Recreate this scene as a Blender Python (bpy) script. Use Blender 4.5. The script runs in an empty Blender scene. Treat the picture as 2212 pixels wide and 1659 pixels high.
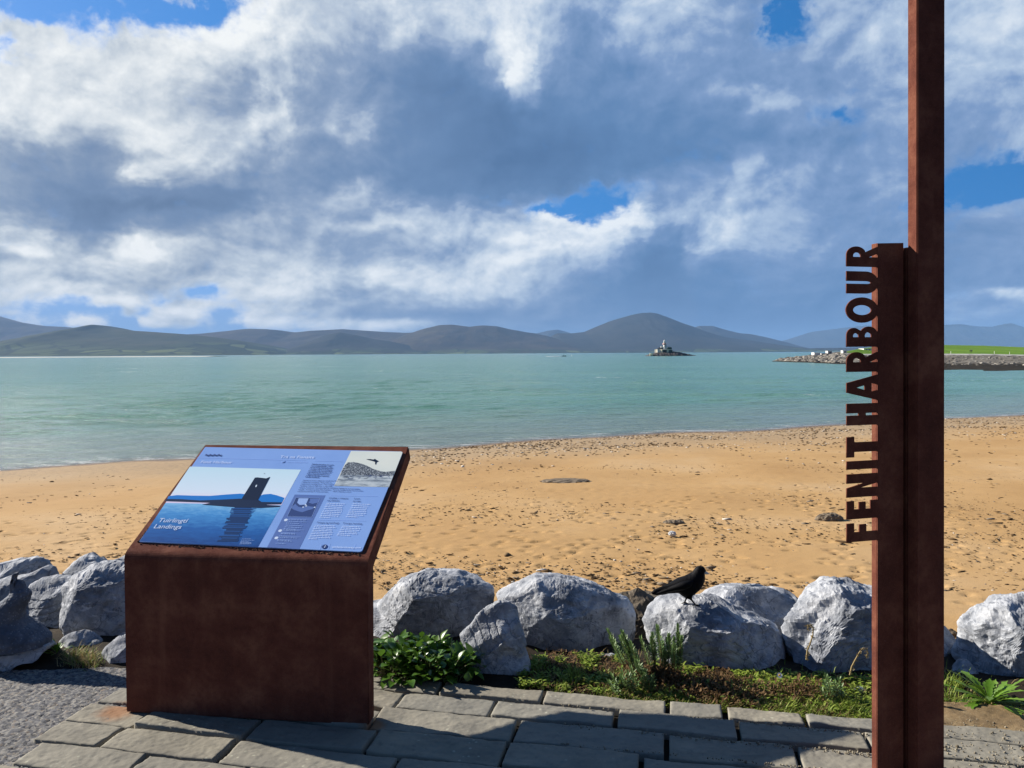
import bpy, bmesh, math, random
import numpy as np
from mathutils import Vector, Matrix, Euler

S = bpy.context.scene
COL = S.collection
RAD = math.radians

# ------------------------------------------------------------------ camera
F_PX, W_PX, H_PX = 1661.0, 2212.0, 1659.0          # photograph measured at 2212 px wide
CAM_Z = 1.6
SHIFT_Y = -0.01967
CAM_R = Matrix.Rotation(RAD(90 - 0.8), 3, 'X') @ Matrix.Rotation(RAD(-0.32), 3, 'Z')
cam_d = bpy.data.cameras.new('camera')
cam_d.sensor_width = 36.0
cam_d.lens = 36.0 * F_PX / W_PX
cam_d.shift_y = SHIFT_Y
cam_d.clip_start = 0.05
cam_d.clip_end = 90000.0
cam = bpy.data.objects.new('camera', cam_d)
COL.objects.link(cam)
cam.matrix_world = Matrix.Translation((0, 0, CAM_Z)) @ CAM_R.to_4x4()
S.camera = cam

# ------------------------------------------------------------------ light
SUN_EL, SUN_AZ = 27.5, -68.0        # azimuth from +Y, negative to the left
sun_d = bpy.data.lights.new('sun', 'SUN')
sun_d.energy = 5.0
sun_d.angle = RAD(0.53)
sun_d.color = (1.0, 0.93, 0.83)
sun = bpy.data.objects.new('sun', sun_d)
COL.objects.link(sun)
sun_dir = Vector((math.sin(RAD(SUN_AZ)) * math.cos(RAD(SUN_EL)),
                  math.cos(RAD(SUN_AZ)) * math.cos(RAD(SUN_EL)), math.sin(RAD(SUN_EL))))
sun.rotation_euler = sun_dir.to_track_quat('Z', 'Y').to_euler()
sun.location = (-30, 10, 20)

S.view_settings.view_transform = 'Standard'
S.view_settings.look = 'None'
EXPO = 1.0
S.view_settings.exposure = EXPO
S.view_settings.gamma = 1.0
S.view_settings.use_curve_mapping = False
try:
    S.cycles.use_denoising = True
    S.cycles.denoiser = 'OPENIMAGEDENOISE'
    S.cycles.max_bounces = 6
    S.cycles.volume_bounces = 1
    S.cycles.sample_clamp_indirect = 6.0
except Exception:
    pass


def lin(c):
    """sRGB 0-255 triple to linear RGBA"""
    o = []
    for v in c[:3]:
        v = v / 255.0
        o.append(v / 12.92 if v <= 0.04045 else ((v + 0.055) / 1.055) ** 2.4)
    return (o[0], o[1], o[2], 1.0)


# ------------------------------------------------------------------ sky
def build_world():
    # cloud layout as three fields over azimuth / elevation: brightness, cover, warmth
    us = np.linspace(0, 2212, 13)
    vs = np.arange(0, 781, 60.0)
    L = np.array([
        [.80, .70, .70, .90, .78, .62, .88, .52, .66, .50, .66, .76, .78],
        [.80, .82, .80, .97, .70, .62, .78, .48, .62, .46, .72, .76, .75],
        [.92, .88, .88, .82, .52, .44, .74, .42, .50, .40, .56, .70, .72],
        [.92, .82, .88, .52, .46, .30, .46, .34, .42, .40, .50, .62, .68],
        [.96, .88, .80, .56, .48, .26, .24, .32, .38, .46, .50, .55, .62],
        [.62, .66, .78, .62, .36, .28, .20, .26, .32, .36, .48, .50, .58],
        [.52, .42, .52, .50, .28, .22, .16, .20, .28, .42, .50, .45, .50],
        [.42, .28, .30, .28, .18, .22, .22, .30, .46, .56, .50, .45, .50],
        [.52, .40, .28, .34, .56, .62, .64, .80, .70, .60, .50, .45, .45],
        [.80, .46, .76, .60, .54, .54, .66, .80, .40, .60, .45, .40, .45],
        [.60, .44, .72, .62, .58, .62, .66, .54, .28, .42, .40, .36, .40],
        [.78, .70, .52, .72, .64, .62, .58, .36, .26, .28, .30, .46, .50],
        [.50, .50, .52, .56, .56, .50, .40, .30, .26, .24, .28, .40, .42],
        [.50, .50, .52, .50, .46, .42, .36, .30, .26, .24, .28, .40, .42]])

    L[0:5, 0:4] -= np.array([[.06, .08, .08, .10]] * 5)
    L[8:11, 3:7] += .08
    L[6:9, 2:6] += .05
    # (u, v, half width, half height, tilt deg, change)
    lum_f = [
        (95, 105, 90, 40, 10, .12), (205, 205, 70, 40, -20, .20), (60, 190, 50, 25, 0, .15), (395, 95, 55, 60, 30, .18), (535, 80, 60, 60, -35, .15),
        (130, 165, 90, 28, 15, -.14), (300, 300, 120, 30, 10, .14), (215, 330, 60, 40, 0, -.22), (70, 340, 70, 45, 0, -.12),
        (600, 190, 28, 35, 40, .28), (585, 250, 30, 45, 20, .36), (640, 170, 30, 25, 0, .12), (770, 270, 50, 20, -15, .30), (765, 300, 16, 30, 0, .18),
        (320, 375, 60, 14, -12, .34), (420, 365, 90, 30, -10, .16), (1130, 175, 26, 62, -15, .42), (1095, 95, 50, 70, -20, .16),
        (950, 130, 120, 60, 0, -.12), (1040, 220, 90, 80, 0, -.10), (1150, 320, 140, 60, 0, -.10), (880, 60, 40, 45, 0, .22), (1010, 30, 60, 30, 0, .12),
        (500, 440, 220, 28, 0, -.16), (330, 430, 120, 22, 0, -.14), (260, 320, 50, 30, 0, -.1),
        (290, 525, 60, 40, -20, .34), (340, 540, 40, 30, 0, .2), (225, 560, 50, 35, 0, .25), (200, 480, 60, 60, 30, -.2), (60, 520, 70, 45, 10, .26), (25, 570, 70, 16, 0, -.36),
        (420, 570, 90, 30, 0, -.12), (680, 430, 130, 26, -8, .30), (780, 425, 60, 22, 0, .28), (560, 470, 50, 24, 0, .12),
        (950, 610, 110, 26, 5, .26), (820, 600, 50, 18, 0, .24), (770, 620, 26, 24, 0, -.26), (1110, 560, 60, 30, -15, .2), (700, 520, 140, 24, 0, -.14),
        (900, 540, 200, 24, 0, -.06), (900, 680, 220, 24, 0, -.22), (1240, 490, 80, 22, -15, .30), (1360, 475, 44, 30, -10, .46), (1300, 470, 40, 20, 0, .30), (1130, 520, 70, 20, 0, .2),
        (1400, 560, 60, 55, 0, -.22), (1330, 600, 110, 50, 0, -.14), (1450, 520, 26, 40, 0, -.2), (1560, 500, 70, 40, 0, .20), (1500, 560, 44, 40, 0, .08),
        (1420, 390, 120, 26, -10, .16), (1590, 400, 80, 30, 0, .14), (1540, 200, 60, 30, 0, .12), (1350, 60, 60, 50, 20, .22), (1250, 60, 40, 50, 0, -.16),
        (1660, 210, 60, 30, 0, .24), (1620, 350, 40, 24, 0, .22), (200, 628, 190, 7, 6, .30), (90, 600, 90, 30, 0, .24), (40, 640, 70, 14, 0, .2), (620, 640, 60, 40, -30, .26), (560, 700, 70, 14, 0, .18),
        (760, 705, 160, 10, 0, .40), (860, 700, 60, 8, 0, .2), (1000, 690, 60, 12, 0, -.1)]
    cov_f = [
        (130, 8, 280, 26, 4, -1.3), (300, 22, 150, 40, 0, -1.2), (460, 30, 70, 26, -30, -.7), (385, 8, 26, 36, 20, .8), (80, 60, 60, 12, 25, .5), (265, 60, 50, 12, 30, .55),
        (10, 105, 26, 24, 0, -.9), (160, 70, 50, 12, 20, -.5), (20, 120, 40, 12, 20, -.4), (420, 62, 34, 20, 0, -.6),
        (1690, 38, 40, 58, 20, -1.5), (1745, 75, 30, 24, 0, -.6), (1748, 238, 16, 22, 0, -1.0), (1830, 240, 44, 30, 20, -.85), (1790, 250, 30, 16, 0, -.3),
        (1305, 425, 62, 30, -10, -1.5), (1250, 448, 70, 18, -8, -1.4), (1165, 468, 40, 12, 0, -.7), (1390, 420, 30, 20, 0, -.4), (1080, 440, 26, 10, 0, -.4), (1170, 325, 10, 10, 0, -.2),
        (2140, 400, 120, 46, -10, -1.5), (2212, 380, 70, 50, 0, -1.0), (2080, 440, 70, 22, -8, -.8), (1990, 440, 60, 14, -8, -.5), (2070, 640, 60, 10, 0, -.5),
        (430, 624, 44, 11, 2, -1.2), (60, 715, 330, 40, 0, -1.1), (330, 715, 260, 40, 0, -1.1), (300, 665, 150, 26, 0, -.8), (480, 680, 70, 30, 0, -.8), (170, 668, 90, 24, 0, -1.0), (500, 735, 200, 16, 0, -.5),
        (1650, 600, 140, 90, 0, -.12), (2100, 560, 160, 80, 0, -.12), (2100, 690, 160, 30, 0, -.3), (1500, 330, 60, 40, 0, -.1),
        (82, 684, 54, 10, -3, 1.9), (186, 692, 44, 14, 0, 2.2), (215, 656, 28, 18, 10, 1.3), (300, 655, 80, 8, 12, 1.3), (392, 678, 66, 17, -10, 2.0), (318, 692, 30, 14, 0, 2.0), (255, 683, 22, 9, 0, 1.7), (275, 672, 16, 7, 0, 1.2), (420, 702, 40, 12, 0, 1.3), (545, 690, 50, 16, 0, 1.3), (395, 645, 20, 10, 0, .9),
        (2172, 630, 46, 10, -12, .9)]
    lum_p = [(82, 684, 54, 9, -3, .3), (186, 692, 50, 14, 0, .5), (215, 656, 28, 18, 10, .32), (300, 655, 80, 8, 12, .4), (392, 678, 66, 15, -10, .45), (318, 690, 30, 12, 0, .4), (545, 690, 50, 16, 0, .3), (2172, 630, 50, 12, -12, .55), (1560, 660, 60, 20, 0, .04)]

    def field(feats, u, v):
        o = np.zeros_like(u)
        for (cu, cv, ru, rv, a, d) in feats:
            ca, sa = math.cos(RAD(a)), math.sin(RAD(a))
            x = ((u - cu) * ca + (v - cv) * sa) / ru
            y = (-(u - cu) * sa + (v - cv) * ca) / rv
            o += d * np.exp(-(x * x + y * y) * 0.9)
        return o

    NC, NR = 76, 32
    AZ0, AZ1, EL0, EL1 = -36.0, 36.0, -0.5, 26.0
    azs = np.linspace(AZ0, AZ1, NC)
    els = EL0 + (EL1 - EL0) * np.linspace(0, 1, NR) ** 1.25     # denser near the horizon
    A, E = np.meshgrid(azs, els)
    ar, er = np.radians(A), np.radians(E)
    d = np.stack([np.sin(ar) * np.cos(er), np.cos(ar) * np.cos(er), np.sin(er)], -1)
    dl = d @ np.array(CAM_R)                                     # world -> camera axes
    u = W_PX / 2 + F_PX * dl[..., 0] / -dl[..., 2]
    v = H_PX / 2 + SHIFT_Y * W_PX - F_PX * dl[..., 1] / -dl[..., 2]
    uc, vc = np.clip(u, 0, 2212), np.clip(v, 0, 779.9)
    iu = np.clip((uc / 184.34).astype(int), 0, 11); fu = uc / 184.34 - iu
    iv = np.clip((vc / 60).astype(int), 0, 12); fv = vc / 60 - iv
    fu, fv = np.clip(fu, 0, 1), np.clip(fv, 0, 1)
    lum = (L[iv, iu] * (1 - fu) * (1 - fv) + L[iv, iu + 1] * fu * (1 - fv)
           + L[iv + 1, iu] * (1 - fu) * fv + L[iv + 1, iu + 1] * fu * fv)
    lum = lum + field(lum_f, uc, vc) + field(lum_p, uc, vc)
    cov = np.clip(1.0 + field(cov_f, uc, vc), 0, 1)
    warm = np.clip(0.85 - (uc - 350) / 900 * 0.60, 0.20, 0.85) + np.clip((vc - 470) / 250, 0, 1) * 0.15 * (uc < 1500)
    lum, warm = np.clip(lum, 0, 1), np.clip(warm, 0, 1)

    w = bpy.data.worlds.new('World')
    S.world = w
    w.use_nodes = True
    nt = w.node_tree
    nt.nodes.clear()
    N, K = nt.nodes.new, nt.links.new

    def math_n(op, a, b=None, c=None, clamp=False):
        n = N('ShaderNodeMath'); n.operation = op; n.use_clamp = clamp
        for i, x in enumerate((a, b, c)):
            if x is None: continue
            if isinstance(x, (int, float)): n.inputs[i].default_value = x
            else: K(x, n.inputs[i])
        return n.outputs[0]

    def noise(vec, scale, detail, rough, dist=0.0, lac=2.0):
        n = N('ShaderNodeTexNoise'); n.inputs['Scale'].default_value = scale
        n.inputs['Detail'].default_value = detail; n.inputs['Roughness'].default_value = rough
        n.inputs['Distortion'].default_value = dist; n.inputs['Lacunarity'].default_value = lac
        K(vec, n.inputs['Vector']); return n

    def smooth(x, a, b, o0=0.0, o1=1.0):
        n = N('ShaderNodeMapRange'); n.interpolation_type = 'SMOOTHSTEP'
        n.inputs['From Min'].default_value = a; n.inputs['From Max'].default_value = b
        n.inputs['To Min'].default_value = o0; n.inputs['To Max'].default_value = o1
        K(x, n.inputs['Value']); return n.outputs[0]

    tc = N('ShaderNodeTexCoord')
    sep = N('ShaderNodeSeparateXYZ'); K(tc.outputs['Generated'], sep.inputs[0])
    az = math_n('MULTIPLY', math_n('ARCTAN2', sep.outputs[0], sep.outputs[1]), 180 / math.pi)
    el = math_n('MULTIPLY', math_n('ARCSINE', sep.outputs[2]), 180 / math.pi)
    # texture space: degrees, with elevation stretched so that clouds flatten towards the horizon
    els_t = math_n('MULTIPLY', math_n('POWER', math_n('MAXIMUM', el, 0.0), 0.80), 2.6)
    cmb = N('ShaderNodeCombineXYZ'); K(az, cmb.inputs[0]); K(els_t, cmb.inputs[1])
    P = cmb.outputs[0]
    wn = noise(P, 0.34, 8.0, 0.60, 0.3)
    ws = N('ShaderNodeSeparateColor'); K(wn.outputs['Color'], ws.inputs[0])
    wamp = smooth(el, 1.0, 9.0, 0.9, 3.0)
    az2 = math_n('ADD', az, math_n('MULTIPLY', math_n('SUBTRACT', ws.outputs[0], 0.5), math_n('MULTIPLY', wamp, 1.6)))
    el2 = math_n('ADD', el, math_n('MULTIPLY', math_n('SUBTRACT', ws.outputs[1], 0.5), wamp))
    eln = math_n('POWER', math_n('DIVIDE', math_n('SUBTRACT', el2, EL0), EL1 - EL0, clamp=True), 1 / 1.25, clamp=True)

    step = (AZ1 - AZ0) / (NC - 1)
    prev = None
    for k in range(NC):
        # one column of the layout: a ramp over elevation, kept in a small group of its own
        g = bpy.data.node_groups.new('cloud column', 'ShaderNodeTree')
        g.interface.new_socket('h', in_out='INPUT', socket_type='NodeSocketFloat')
        g.interface.new_socket('c', in_out='OUTPUT', socket_type='NodeSocketColor')
        gi, go = g.nodes.new('NodeGroupInput'), g.nodes.new('NodeGroupOutput')
        cr = g.nodes.new('ShaderNodeValToRGB'); cr.color_ramp.interpolation = 'EASE'
        e = cr.color_ramp.elements
        e[0].position = 0.0
        e[1].position = 1.0
        for i in range(1, NR - 1):
            e.new(i / (NR - 1))
        for i in range(NR):
            e[i].color = (float(lum[i, k]), float(cov[i, k]), float(warm[i, k]), 1)
        g.links.new(gi.outputs[0], cr.inputs[0]); g.links.new(cr.outputs[0], go.inputs[0])
        gn = N('ShaderNodeGroup'); gn.node_tree = g
        K(eln, gn.inputs[0])
        if prev is None:
            prev = gn.outputs[0]; continue
        mx = N('ShaderNodeMix'); mx.data_type = 'RGBA'
        K(smooth(az2, float(azs[k - 1]), float(azs[k])), mx.inputs[0])
        K(prev, mx.inputs[6]); K(gn.outputs[0], mx.inputs[7])
        prev = mx.outputs[2]
    ctl = N('ShaderNodeSeparateColor'); K(prev, ctl.inputs[0])
    lumN, covN, warmN = ctl.outputs[0], ctl.outputs[1], ctl.outputs[2]

    # finer billows; light comes from the left and above, so relief = noise here minus noise a little sunwards
    n2 = noise(P, 0.17, 10.0, 0.56, 0.25)
    off = N('ShaderNodeVectorMath'); off.operation = 'ADD'
    K(P, off.inputs[0]); off.inputs[1].default_value = (-0.60, 0.85, 0)
    n2b = noise(off.outputs[0], 0.17, 10.0, 0.56, 0.25)
    n3 = noise(P, 1.1, 6.0, 0.6, 0.3)
    relief = math_n('SUBTRACT', n2.outputs[0], n2b.outputs[0])
    edge = math_n('ADD', covN, math_n('MULTIPLY', math_n('SUBTRACT', n2.outputs[0], 0.5), 0.80))
    edge = math_n('ADD', edge, math_n('MULTIPLY', math_n('SUBTRACT', n3.outputs[0], 0.5), 0.95))
    cover = smooth(edge, 0.05, 0.90)
    # unseen sky overhead and behind the viewer, made darker to lower the fill
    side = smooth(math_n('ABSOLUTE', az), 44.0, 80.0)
    unseen_dim = math_n('MAXIMUM', smooth(el, 28.0, 44.0), math_n('MULTIPLY', side, 0.90))
    cover = math_n('MULTIPLY', cover, math_n('SUBTRACT', 1.0, math_n('MULTIPLY', unseen_dim, 0.88)))
    # more texture where the cloud is bright, soft where it is a dark base
    tex = smooth(lumN, 0.18, 0.70, 0.30, 0.86)
    l1 = math_n('MULTIPLY_ADD', math_n('MULTIPLY', relief, 1.30), tex, lumN)
    l1 = math_n('MULTIPLY_ADD', math_n('MULTIPLY', math_n('SUBTRACT', n2.outputs[0], 0.5), 0.30), tex, l1)
    l1 = math_n('MULTIPLY_ADD', math_n('MULTIPLY', math_n('SUBTRACT', n3.outputs[0], 0.5), 0.20), tex, l1)
    l1 = math_n('SUBTRACT', l1, math_n('MULTIPLY', unseen_dim, 0.35))
    l1 = math_n('MULTIPLY_ADD', math_n('SUBTRACT', smooth(l1, 0.28, 0.80), l1), 0.16, l1)
    thin = math_n('MULTIPLY', math_n('SUBTRACT', 1.0, cover), 0.30)
    l1 = math_n('ADD', l1, thin, clamp=True)

    def ramp(stops):
        r = N('ShaderNodeValToRGB'); e = r.color_ramp.elements
        while len(e) < len(stops): e.new(0.5)
        for i, (p, c) in enumerate(stops):
            e[i].position = p
        for i, (p, c) in enumerate(stops):
            e[i].color = lin(c)
        K(l1, r.inputs[0]); return r.outputs[0]
    cool = ramp([(0, (66, 108, 158)), (.25, (88, 130, 180)), (.5, (118, 152, 200)), (.75, (170, 194, 224)), (1, (234, 242, 250))])
    grey = ramp([(0, (98, 118, 148)), (.25, (122, 142, 172)), (.5, (160, 173, 190)), (.75, (206, 213, 219)), (1, (252, 253, 251))])
    cm = N('ShaderNodeMix'); cm.data_type = 'RGBA'
    K(warmN, cm.inputs[0]); K(cool, cm.inputs[6]); K(grey, cm.inputs[7])

    sky = N('ShaderNodeTexSky'); sky.sky_type = 'NISHITA'
    sky.sun_disc = False
    sky.sun_elevation = RAD(SUN_EL)
    sky.sun_rotation = RAD(SUN_AZ)
    sky.altitude = 5; sky.air_density = 1.0; sky.dust_density = 0.6; sky.ozone_density = 3.0
    SKY_K = 0.06
    DISP = 1.0 / (SKY_K * 2 ** EXPO)          # colours below are as they look once exposed
    hs = N('ShaderNodeHueSaturation'); hs.inputs['Saturation'].default_value = 1.35
    hs.inputs['Value'].default_value = 1.75
    # the gaps between the clouds show the deeper blue from higher up, not the band at the horizon
    up = N('ShaderNodeCombineXYZ')
    K(sep.outputs[0], up.inputs[0]); K(sep.outputs[1], up.inputs[1])
    K(math_n('MULTIPLY_ADD', math_n('MAXIMUM', sep.outputs[2], 0.0), 1.3, 0.42), up.inputs[2])
    nv = N('ShaderNodeVectorMath'); nv.operation = 'NORMALIZE'; K(up.outputs[0], nv.inputs[0])
    K(nv.outputs[0], sky.inputs['Vector'])
    K(sky.outputs[0], hs.inputs['Color'])
    # clear sky outside the view is dimmed as well, so shaded faces stay deep
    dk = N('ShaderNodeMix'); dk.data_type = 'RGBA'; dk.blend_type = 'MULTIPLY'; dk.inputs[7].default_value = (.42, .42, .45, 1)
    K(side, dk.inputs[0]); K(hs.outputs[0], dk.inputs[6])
    lowc = N('ShaderNodeMix'); lowc.data_type = 'RGBA'
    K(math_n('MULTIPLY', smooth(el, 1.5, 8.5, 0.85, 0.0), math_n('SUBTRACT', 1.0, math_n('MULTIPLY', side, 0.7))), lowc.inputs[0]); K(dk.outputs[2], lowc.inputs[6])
    lowc.inputs[7].default_value = tuple(x * DISP for x in lin((146, 178, 220))[:3]) + (1,)
    # the clouds sit in front of the sky texture; both go through one background of strength SKY_K
    cs = N('ShaderNodeMix'); cs.data_type = 'RGBA'; cs.blend_type = 'MULTIPLY'; cs.inputs[0].default_value = 1
    K(cm.outputs[2], cs.inputs[6]); cs.inputs[7].default_value = (DISP,) * 3 + (1,)
    fin = N('ShaderNodeMix'); fin.data_type = 'RGBA'
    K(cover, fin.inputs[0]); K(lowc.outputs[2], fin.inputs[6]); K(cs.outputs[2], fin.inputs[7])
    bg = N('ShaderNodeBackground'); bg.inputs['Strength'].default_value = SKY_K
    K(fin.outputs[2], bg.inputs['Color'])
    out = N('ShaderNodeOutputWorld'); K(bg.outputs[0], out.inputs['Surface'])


build_world()

# ------------------------------------------------------------------ helpers
def ray(u, v):
    """world direction through a point of the photograph (2212 px wide)"""
    d = Vector(((u - W_PX / 2) / F_PX, (-(v - H_PX / 2) + SHIFT_Y * W_PX) / F_PX, -1.0))
    return CAM_R @ d


def at_z(u, v, z):
    d = ray(u, v)
    t = (z - CAM_Z) / d.z
    return Vector((d.x * t, d.y * t, z))


def at_y(u, v, y):
    d = ray(u, v)
    t = y / d.y
    return Vector((d.x * t, y, CAM_Z + d.z * t))


def at_plane(u, v, p0, n):
    d = ray(u, v)
    o = Vector((0, 0, CAM_Z))
    return o + d * ((p0 - o).dot(n) / d.dot(n))


def tag(o, label=None, cat=None, group=None, kind=None):
    if label: o['label'] = label
    if cat: o['category'] = cat
    if group: o['group'] = group
    if kind: o['kind'] = kind
    return o


def empty(name, loc, label=None, cat=None, group=None):
    o = bpy.data.objects.new(name, None)
    o.empty_display_size = 0.1
    o.location = loc
    COL.objects.link(o)
    return tag(o, label, cat, group)


def mesh_np(name, verts, faces, mat=None, parent=None, smooth=True, loc=None, mats=None, mi=None, attr=None):
    """faces: int array (n,3) or (n,4), or a list of arrays of both widths"""
    me = bpy.data.meshes.new(name)
    verts = np.asarray(verts, dtype=np.float32)
    fl = faces if isinstance(faces, list) else [faces]
    fl = [np.asarray(f, dtype=np.int32) for f in fl if len(f)]
    n_loops = sum(f.size for f in fl)
    n_poly = sum(len(f) for f in fl)
    me.vertices.add(len(verts)); me.vertices.foreach_set('co', verts.ravel())
    me.loops.add(n_loops); me.polygons.add(n_poly)
    me.loops.foreach_set('vertex_index', np.concatenate([f.ravel() for f in fl]))
    starts, tot, acc = [], [], 0
    for f in fl:
        starts.append(acc + np.arange(len(f)) * f.shape[1]); tot.append(np.full(len(f), f.shape[1]))
        acc += f.size
    me.polygons.foreach_set('loop_start', np.concatenate(starts).astype(np.int32))
    me.polygons.foreach_set('loop_total', np.concatenate(tot).astype(np.int32))
    me.polygons.foreach_set('use_smooth', np.full(n_poly, bool(smooth)))
    if mi is not None: me.polygons.foreach_set('material_index', np.asarray(mi, dtype=np.int32))
    for m in (mats or ([mat] if mat else [])): me.materials.append(m)
    if attr:
        for k, val in attr.items():
            a = me.attributes.new(k, 'FLOAT', 'POINT')
            a.data.foreach_set('value', np.asarray(val, dtype=np.float32))
    me.update(); me.validate()
    o = bpy.data.objects.new(name, me)
    COL.objects.link(o)
    if parent is not None: o.parent = parent
    if loc is not None: o.location = loc
    return o


def mesh_bm(name, bm, mat=None, parent=None, smooth=False, loc=None):
    me = bpy.data.meshes.new(name)
    bmesh.ops.recalc_face_normals(bm, faces=bm.faces)
    bm.to_mesh(me); bm.free()
    if smooth:
        me.polygons.foreach_set('use_smooth', [True] * len(me.polygons))
    for m in (mat if isinstance(mat, list) else [mat]):
        if m: me.materials.append(m)
    o = bpy.data.objects.new(name, me)
    COL.objects.link(o)
    if parent is not None: o.parent = parent
    if loc is not None: o.location = loc
    return o


def bm_box(bm, c, s, rot=None):
    """box centred at c with full sizes s"""
    vs = []
    for x in (-.5, .5):
        for y in (-.5, .5):
            for z in (-.5, .5):
                p = Vector((x * s[0], y * s[1], z * s[2]))
                if rot: p = rot @ p
                vs.append(bm.verts.new(Vector(c) + p))
    for f in ((0, 1, 3, 2), (4, 6, 7, 5), (0, 4, 5, 1), (2, 3, 7, 6), (0, 2, 6, 4), (1, 5, 7, 3)):
        bm.faces.new([vs[i] for i in f])
    return vs


def bm_lathe(bm, c, prof, seg=20):
    """surface of revolution about z through c; prof = [(radius, z), ...]"""
    rings = []
    for r, z in prof:
        rings.append([bm.verts.new((c[0] + r * math.cos(2 * math.pi * i / seg), c[1] + r * math.sin(2 * math.pi * i / seg), c[2] + z)) for i in range(seg)])
    for a, b in zip(rings, rings[1:]):
        for i in range(seg):
            j = (i + 1) % seg
            bm.faces.new((a[i], a[j], b[j], b[i]))
    bm.faces.new(rings[0][::-1]); bm.faces.new(rings[-1])


# ---- gradient noise in numpy
_rng = np.random.RandomState(7)
_PERM = np.concatenate([_rng.permutation(256)] * 2)
_G3 = _rng.normal(size=(256, 3)); _G3 /= np.linalg.norm(_G3, axis=1)[:, None]


def pnoise(p):
    p = np.asarray(p, dtype=np.float64)
    i = np.floor(p).astype(int); f = p - i
    u = f * f * f * (f * (f * 6 - 15) + 10)
    i &= 255
    out = np.zeros(len(p))
    for dx in (0, 1):
        for dy in (0, 1):
            for dz in (0, 1):
                h = _PERM[_PERM[_PERM[(i[:, 0] + dx) & 255] + ((i[:, 1] + dy) & 255)] + ((i[:, 2] + dz) & 255)]
                g = _G3[h]
                w = (u[:, 0] if dx else 1 - u[:, 0]) * (u[:, 1] if dy else 1 - u[:, 1]) * (u[:, 2] if dz else 1 - u[:, 2])
                out += w * (g[:, 0] * (f[:, 0] - dx) + g[:, 1] * (f[:, 1] - dy) + g[:, 2] * (f[:, 2] - dz))
    return out


def fbm(p, oct=4, lac=2.1, gain=0.5, ridged=False):
    p = np.asarray(p, dtype=np.float64)
    a, o, s = 1.0, np.zeros(len(p)), 1.0
    for k in range(oct):
        n = pnoise(p * s + 17.3 * k)
        o += a * ((0.35 - np.abs(n)) if ridged else n)
        a *= gain; s *= lac
    return o


def grid_faces(nx, ny):
    i = np.arange(nx - 1)[None, :] + np.arange(ny - 1)[:, None] * nx
    i = i.ravel()
    return np.stack([i, i + 1, i + nx + 1, i + nx], 1)


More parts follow.
